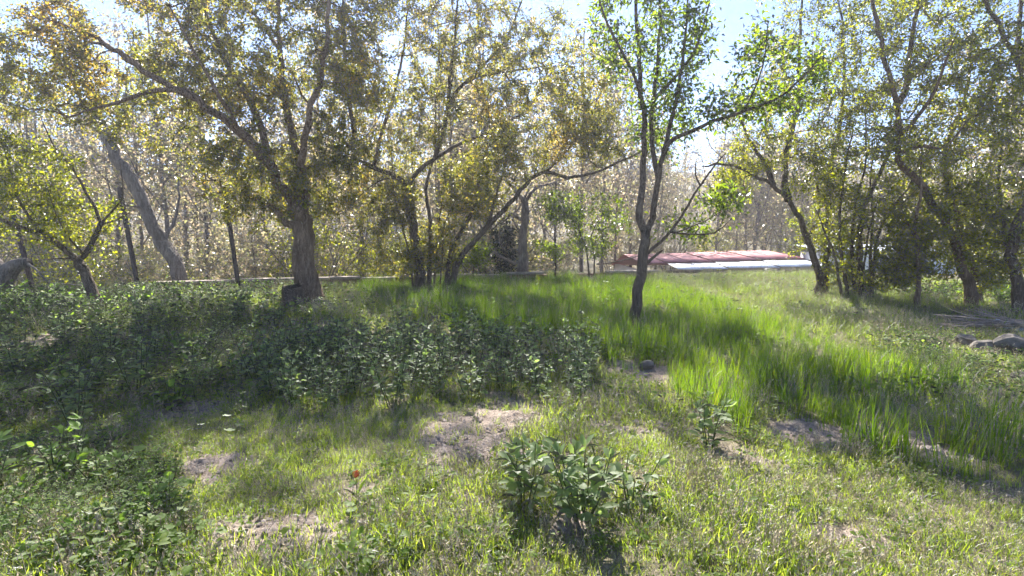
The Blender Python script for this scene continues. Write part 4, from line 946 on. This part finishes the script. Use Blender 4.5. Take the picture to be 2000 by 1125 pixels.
scatter_plants('leafy_weed', 'fresh sunlit leafy plant below the rocks', 'leafy plants below the rocks', weed_p + feather_p * 2, sp, .6, .95, 10)
sp = spots_in([(1730, 575), (2010, 560), (2010, 600), (1850, 596), (1760, 600)], .45, 11, row=.5)
scatter_plants('leafy_weed', 'shaded leafy plant under the thicket', 'leafy plants under the thicket', weed_p, sp, .8, 1.3, 12)

sp = spots_in([(-40, 880), (150, 850), (330, 890), (400, 960), (390, 1040), (330, 1110), (-40, 1120)], .17, 15, row=.17)
scatter_plants('leafy_weed', 'low sunlit leafy weed in the near corner', 'low leafy weeds in the near corner', weed_p + feather_p, sp, .35, .62, 16)
# mallow-like weeds with round lobed leaves, foreground
def mallow_leaf():
    n = 13; ang = np.linspace(-2.6, 2.6, n); r = 1 + .14 * np.cos(ang * 5.0) - .1 * (np.abs(ang) / 2.6) ** 4
    V = [[0, 0, 0]] + [[math.cos(a) * q * .55 + .35, math.sin(a) * q * .55, .1 * q * q + .035 * math.cos(a * 5)] for a, q in zip(ang, r)]
    F = [[0, i, i + 1] for i in range(1, n)]
    return mesh_np('leaf', np.array(V), np.array(F), M['leaf_weed'])
MALLOW = mallow_leaf()
def mallow(u, v, seed, n, s, label, group=None):
    rng = np.random.default_rng(seed); g = on_ground(u, v); r = thing('mallow_weed', label, 'weed', g, group)
    for k in range(n):
        a = 6.28 * k / n + rng.normal(0, .5); l = rng.uniform(.03, .15) * s; h = rng.uniform(.03, .13) * s
        tip = np.array([math.cos(a) * l, math.sin(a) * l, h]); q = catmull([np.zeros(3), tip * .5 + np.array([0, 0, h * .25]), tip], .03)
        st_ = link('stalk', stems_mesh([q], .0022), r)
        d = np.array([math.cos(a), math.sin(a), rng.normal(-.1, .25)]); R = rot_to(d, np.array([rng.normal(0, .3), rng.normal(0, .3) - .15, 1]), 0)
        z = rng.uniform(.035, .06) * s; lf = link('leaf', MALLOW, r); lf.matrix_local = Matrix([[*R[0], tip[0]], [*R[1], tip[1]], [*R[2], tip[2]], [0, 0, 0, 1]]) @ Matrix.Diagonal((z, z, z, 1))
rng = np.random.default_rng(77)
mallow(365, 1075, 1, 8, 1.0, 'round-leaved weed with big bluish leaves beside the bare earth'); mallow(175, 1110, 2, 9, 1.2, 'round-leaved weed with the largest pale leaves at the bottom edge'); mallow(420, 855, 3, 7, 1.3, 'round-leaved weed growing alone in the shade near bare soil')
mallow(285, 1010, 4, 9, 1.2, 'round-leaved weed at the sunny border of the weedy corner'); mallow(250, 915, 5, 8, 1.2, 'round-leaved weed with bright lit leaves below the low bean plant'); mallow(690, 1015, 6, 6, .9, 'small round-leaved weed close to the red tulip')
for i in range(40):
    u, v = rng.uniform(-20, 400), rng.uniform(885, 1125)
    if u > 300 and v < 960: continue
    mallow(u, v, 100 + i, int(rng.integers(6, 11)), rng.uniform(.5, .95), 'green round-leaved weed in the crowded sunny corner', 'round-leaved weeds in the sunny corner')

# tulip
g = on_ground(697, 1000); tl = thing('tulip', 'single red and yellow tulip opening above the short grass', 'flower', g)
link('stem', stems_mesh([catmull([np.zeros(3), np.array([.004, 0, .07]), np.array([0.0, 0, .13])], .03)], .003), tl)
def petal(me_name, mat):
    V = np.array([[0, 0, 0], [.014, .011, .012], [.016, .013, .03], [.009, 0, .046], [.016, -.013, .03], [.014, -.011, .012], [.019, 0, .02]]); F = np.array([[0, 6, 1], [1, 6, 2], [2, 6, 3], [3, 6, 4], [4, 6, 5], [5, 6, 0]])
    return mesh_np(me_name, V, F, mat, True)
pm, py_ = petal('petal', M['petal']), petal('petal', M['petal_yellow'])
for k in range(6): link('petal', pm if k % 2 else py_, tl, (0, 0, .128), (0, 0, k * 1.047), 1.0 if k % 2 else .9)
for k in range(2):
    R = rot_to(np.array([math.cos(k * 3 + 1), math.sin(k * 3 + 1), 1.4]), np.array([0, 0, 1.0])); lf = link('leaf', LEAF_ME['leaf_weed'], tl); lf.matrix_local = Matrix([[*R[0], 0], [*R[1], 0], [*R[2], .01], [0, 0, 0, 1]]) @ Matrix.Diagonal((.12, .05, .1, 1))

# ------------------------------------------------------------------ grass: uncountable, tufts strewn over the ground
def blade(L, W, bend, az, base, segs=3, curl=1.0):
    t = np.linspace(0, 1, segs + 1); d = np.array([math.cos(az), math.sin(az), 0]); s = np.array([-math.sin(az), math.cos(az), 0])
    c = base + np.outer(bend * L * t ** 2, d) + np.outer(L * (t - curl * .35 * bend * t ** 3), np.array([0, 0, 1.0]))
    wdt = W * (1 - t ** 1.6) * .5 + .0002
    V = np.empty((2 * (segs + 1), 3)); V[0::2] = c - np.outer(wdt, s); V[1::2] = c + np.outer(wdt, s)
    i = np.arange(segs) * 2; F = np.stack([i, i + 1, i + 3, i + 2], -1); return V, F
def tuft(name, seed, n, L, W, bend, rad, mat, heads=None, segs=3):
    rng = np.random.default_rng(seed); a = Acc()
    for k in range(n):
        b = np.append(rng.normal(0, rad, 2), -.01); a.add(*blade(rng.uniform(*L), rng.uniform(*W), rng.uniform(*bend), rng.random() * 6.28, b, segs))
    me = a.mesh(name, mat, False)
    if heads:
        nh, hl = heads; h = Acc()
        V0 = np.concatenate(a.V); F0 = np.concatenate(a.F)
        for k in range(nh):
            b = np.append(rng.normal(0, rad, 2), 0); L_ = rng.uniform(*hl); az = rng.random() * 6.28; top = b + np.array([math.cos(az) * .25 * L_, math.sin(az) * .25 * L_, L_])
            Vb, Fb = tube(catmull([b, b * .6 + top * .4 + np.array([0, 0, .1 * L_]), top], L_ / 4), np.full(len(catmull([b, b * .6 + top * .4, top], L_ / 4)), .0009), 3); h.add(Vb, Fb)
            for m in range(9):
                p = top - np.array([0, 0, 1]) * m * .008 + rng.normal(0, .004, 3); h.add(*blade(.012, .004, rng.uniform(.2, 1), rng.random() * 6.28, p, 1))
        V1 = np.concatenate([V0] + h.V); F1 = np.concatenate([F0] + [f + len(V0) for f in h.F]); mi = np.concatenate([np.zeros(len(F0)), np.ones(sum(len(f) for f in h.F))])
        me = mesh_np(name, V1, F1, mats=[mat, M['straw'] if heads[0] < 99 else mat], midx=mi)
    return bpy.data.objects.new(name, me)
def rosette(name, seed, n, mat):
    rng = np.random.default_rng(seed); leaves = []
    for k in range(n):
        az = rng.random() * 6.28; r = rng.uniform(0, .07); h = rng.uniform(.0, .09); d = np.array([math.cos(az), math.sin(az), rng.uniform(-.2, .7)])
        leaves.append((np.array([math.cos(az) * r, math.sin(az) * r, h]), rot_to(d, np.array([rng.normal(0, .3), rng.normal(0, .3), 1]), 0), rng.uniform(.014, .034)))
    return bpy.data.objects.new(name, foliage_mesh(leaves, mat, 1.1))
def crumbs(name, seed, n, rad, sz, mat):
    rng = np.random.default_rng(seed); a = Acc(); ico = np.array([[0, 0, 1], [.9, 0, .1], [.28, .85, .15], [-.72, .53, .1], [-.72, -.53, .2], [.28, -.85, .1]])
    tri = np.array([[0, 1, 2], [0, 2, 3], [0, 3, 4], [0, 4, 5], [0, 5, 1]])
    for k in range(n):
        r = sz * rng.uniform(.25, 1.0) ** 1.6; V = (ico * rng.uniform(.7, 1.3, (6, 3))) * r; t = rng.random() * 6.28; R = np.array([[math.cos(t), -math.sin(t), 0], [math.sin(t), math.cos(t), 0], [0, 0, 1]])
        a.add(V @ R.T + np.append(rng.normal(0, rad, 2), -.1 * r), tri)
    return bpy.data.objects.new(name, a.mesh(name, mat, True))
def litter(name, seed, n, rad):
    rng = np.random.default_rng(seed); a = Acc()
    for k in range(n):
        L_ = rng.uniform(.02, .09); t = rng.random() * 6.28; c = np.append(rng.normal(0, rad, 2), rng.uniform(.003, .012)); d = np.array([math.cos(t), math.sin(t), rng.normal(0, .12)]) * L_
        V, F = tube(np.array([c, c + d * .5 + [0, 0, .004], c + d]), np.array([.0012, .0014, .0008]), 3); a.add(V, F)
    return bpy.data.objects.new(name, a.mesh(name, M['straw'], False))
KINDS = {
  'crumb': [crumbs('tuft', 450 + k, 16, 0.05, .016, M['crumb']) for k in range(3)],
  'litter': [litter('tuft', 455 + k, 8, .06) for k in range(2)],
  'short': [tuft('tuft', 400 + k, 22, (.03, .1), (.0022, .0042), (.15, .9), .03, M['grass_short']) for k in range(3)] + [tuft('tuft', 410, 16, (.04, .1), (.002, .004), (.2, .9), .03, M['grass_short'], (4, (.08, .16)))],
  'wheat': [tuft('tuft', 425, 10, (.12, .4), (.003, .006), (.1, .9), .05, M['grass_pale'], (2, (.3, .45)), 4)] + [tuft('tuft', 420 + k, 15, (.16, .46), (.004, .0075), (.02, .38), .05, M['grass_wheat'], None, 4) for k in range(4)],
  'pale': [tuft('tuft', 430 + k, 14, (.22, .45), (.003, .006), (.15, .7), .04, M['grass_pale'], (2, (.3, .5)), 4) for k in range(3)],
  'weed': [rosette('tuft', 440 + k, 26, M['weed_inst']) for k in range(3)],
}
ORDER = []; START = {}
for kname, obs in KINDS.items():
    START[kname] = (len(ORDER), len(obs))
    for o in obs:
        o.name = 'tuft_%02d' % len(ORDER); PROTO.objects.link(o); ORDER.append(o)
WHEAT = [(690, 570), (860, 556), (1240, 552), (1300, 562), (1420, 590), (1560, 650), (1760, 715), (1900, 775), (1800, 800), (1690, 790), (1580, 775), (1500, 805), (1450, 835), (1350, 800), (1290, 735), (1190, 725), (1150, 690), (1100, 670), (900, 665), (850, 625), (780, 600)]
WHEAT2 = [(1540, 800), (1690, 800), (1760, 870), (1790, 930), (1700, 900), (1620, 870)]
WHEAT3 = [(1790, 880), (2080, 880), (2080, 1010), (1880, 990)]
WHEAT4 = [(1290, 745), (1420, 800), (1470, 850), (1400, 850), (1320, 800)]
PALE = [(1240, 530), (1700, 530), (1700, 575), (1850, 600), (1830, 655), (1700, 690), (1560, 655), (1420, 590), (1300, 558)]
GX, GY, GS, GI, GR = [], [], [], [], []
rng = np.random.default_rng(99)
def strew(kind, n_per_m2, region, s0, s1, mask, tilt=.12):
    (x0, x1, y0, y1) = region; n = int(n_per_m2 * (x1 - x0) * (y1 - y0))
    x = rng.uniform(x0, x1, n); y = rng.uniform(y0, y1, n)
    u, v = proj(np.column_stack([x, y, np.zeros(n)])); k = (u > -120) & (u < 2120) & (v < 1240); x, y, u, v = x[k], y[k], u[k], v[k]
    pr = mask(x, y, u, v); k = rng.random(len(x)) < pr; x, y = x[k], y[k]
    a, c = START[kind]
    GX.append(x); GY.append(y); GS.append(rng.uniform(s0, s1, len(x)) * (0.5 + .95 * n2(x, y, 1.4, 31))); GI.append(rng.integers(a, a + c, len(x)))
    GR.append(np.column_stack([rng.normal(0, tilt, len(x)), rng.normal(0, tilt, len(x)), rng.random(len(x)) * 6.28]))
def m_wheat(x, y, u, v):
    e = (n2(x, y, 1.3, 40) - .5) * 90 + (n2(x, y, 6.0, 47) - .5) * 50; r = np.zeros(len(x)); tx, ty = P(1238, 640, 8.7)[:2]; clear = np.hypot((x - tx) / .45, (y - ty + .45) / .75) < 1
    for p in (WHEAT, WHEAT2, WHEAT3, WHEAT4): r = np.maximum(r, inpoly(u + e, v + e * .25, p))
    return r * (1 - .9 * (bare(x, y) > .6)) * np.clip(n2(x, y, 2.2, 41) * 1.8 - .05, .15, 1) * np.where(clear, .12, 1)
strew('wheat', 140, (-6, 11, 3.2, 17.5), .68, 1.02, m_wheat)
def m_pale(x, y, u, v):
    return inpoly(u + (n2(x, y, 1, 42) - .5) * 60, v, PALE) * 1.0
strew('pale', 85, (1, 13, 8, 21), .5, .85, m_pale)
strew('pale', 45, (-12, 6, 12, 19.5), .5, 1.0, lambda x, y, u, v: (np.abs(past_wall(x, y) + .35) < .5) * (n2(x, y, .8, 52) > .4) * 1.0)
strew('pale', 16, (-13, 3, 9.5, 17.5), .6, 1.0, lambda x, y, u, v: (past_wall(x, y) < .1) * (n2(x, y, .9, 43) > .45) * 1.0)
def m_short(x, y, u, v):
    b = bare(x, y); w_ = m_wheat(x, y, u, v) > 0; nn = n2(x, y, 1.1, 44) * .6 + n2(x, y, 3.4, 45) * .4
    return np.clip((nn - .14) * 2.6, 0, 1) * np.clip(1.1 - 1.25 * b, .06, 1) * np.where(w_, .2, 1)
strew('short', 780, (-4.5, 4.5, 1.9, 4.4), .7, 1.25, m_short, .25)
strew('short', 260, (-8, 8, 4.4, 8.0), .9, 1.7, m_short, .25)
strew('short', 60, (-14, 14, 8.0, 18.0), 1.4, 2.6, lambda x, y, u, v: m_short(x, y, u, v) * (past_wall(x, y) < .1), .25)
def m_weed(x, y, u, v):
    left = np.clip((520 - u) / 300, 0, 1) * .9 + .18 + .35 * inpoly(u, v, RIGHT_BED) + .3 * inpoly(u, v, LEFT_BED)
    return np.clip(left * (n2(x, y, 1.7, 46) * 1.5 - .1), 0, 1) * np.clip(1.1 - 1.2 * bare(x, y), .05, 1)
strew('weed', 170, (-4.5, 4.5, 1.9, 4.4), .8, 1.4, m_weed)
strew('weed', 100, (-9, 9, 4.4, 9.5), 1.2, 2.2, m_weed)
strew('weed', 26, (-14, 13, 9.5, 17.5), 1.8, 3.2, lambda x, y, u, v: (past_wall(x, y) < .0) * np.clip(.35 + (600 - u) / 600, .12, .9))
strew('crumb', 90, (-4.5, 4.8, 1.9, 5.2), .5, 1.6, lambda x, y, u, v: np.clip(bare(x, y) * 1.2 + .1, 0, 1), .05)
strew('litter', 60, (-4.5, 4.8, 1.9, 6.0), .6, 1.3, lambda x, y, u, v: .45 + .4 * (n2(x, y, 2.0, 50) > .5), .05)
gx, gy, gs, gi, gr = np.concatenate(GX), np.concatenate(GY), np.concatenate(GS), np.concatenate(GI), np.concatenate(GR)
n = len(gx); print('tufts', n)
pm_ = bpy.data.meshes.new('grass'); pm_.vertices.add(n)
pm_.vertices.foreach_set('co', np.column_stack([gx, gy, height(gx, gy)]).astype(np.float32).ravel())
a1 = pm_.attributes.new('tscale', 'FLOAT', 'POINT'); a1.data.foreach_set('value', gs.astype(np.float32))
a2 = pm_.attributes.new('tindex', 'INT', 'POINT'); a2.data.foreach_set('value', gi.astype(np.int32))
a3 = pm_.attributes.new('trot', 'FLOAT_VECTOR', 'POINT'); a3.data.foreach_set('vector', gr.astype(np.float32).ravel())
grass = tag(link('grass', pm_), 'grass, wheat and small weeds growing over the garden soil', 'grass', kind='stuff')
ng = bpy.data.node_groups.new('strew_tufts', 'GeometryNodeTree')
ng.interface.new_socket('Geometry', in_out='INPUT', socket_type='NodeSocketGeometry'); ng.interface.new_socket('Geometry', in_out='OUTPUT', socket_type='NodeSocketGeometry')
N, L = ng.nodes, ng.links
gin = N.new('NodeGroupInput'); gout = N.new('NodeGroupOutput'); iop = N.new('GeometryNodeInstanceOnPoints'); ci = N.new('GeometryNodeCollectionInfo')
ci.inputs['Collection'].default_value = PROTO; ci.inputs['Separate Children'].default_value = True; ci.inputs['Reset Children'].default_value = True
def attr(nm, ty):
    a = N.new('GeometryNodeInputNamedAttribute'); a.data_type = ty; a.inputs['Name'].default_value = nm
    return next(o for o in a.outputs if o.enabled and o.name == 'Attribute')
m2p = N.new('GeometryNodeMeshToPoints'); L.new(gin.outputs[0], m2p.inputs['Mesh'])
L.new(m2p.outputs[0], iop.inputs['Points']); L.new(ci.outputs[0], iop.inputs['Instance']); iop.inputs['Pick Instance'].default_value = True
L.new(attr('tindex', 'INT'), iop.inputs['Instance Index']); L.new(attr('trot', 'FLOAT_VECTOR'), iop.inputs['Rotation']); L.new(attr('tscale', 'FLOAT'), iop.inputs['Scale'])
L.new(iop.outputs[0], gout.inputs[0])
md = grass.modifiers.new('tufts', 'NODES'); md.node_group = ng

# ------------------------------------------------------------------ thin spring haze over the whole valley
HAZE = 0.002
if HAZE:
    V, F = box((0, 0, 0), (1500, 1010, 34)); hm = bpy.data.materials.new('haze'); hm.use_nodes = True
    nt = hm.node_tree; nt.nodes.clear(); pv = nt.nodes.new('ShaderNodeVolumePrincipled'); pv.inputs['Color'].default_value = (0.93, 0.91, 1.0, 1); pv.inputs['Density'].default_value = HAZE; pv.inputs['Anisotropy'].default_value = 0.45
    om = nt.nodes.new('ShaderNodeOutputMaterial'); nt.links.new(pv.outputs[0], om.inputs['Volume'])
    tag(link('haze', mesh_np('haze', V, F, hm), loc=(0, 450, 11)), 'thin pale spring haze in the air', kind='stuff')
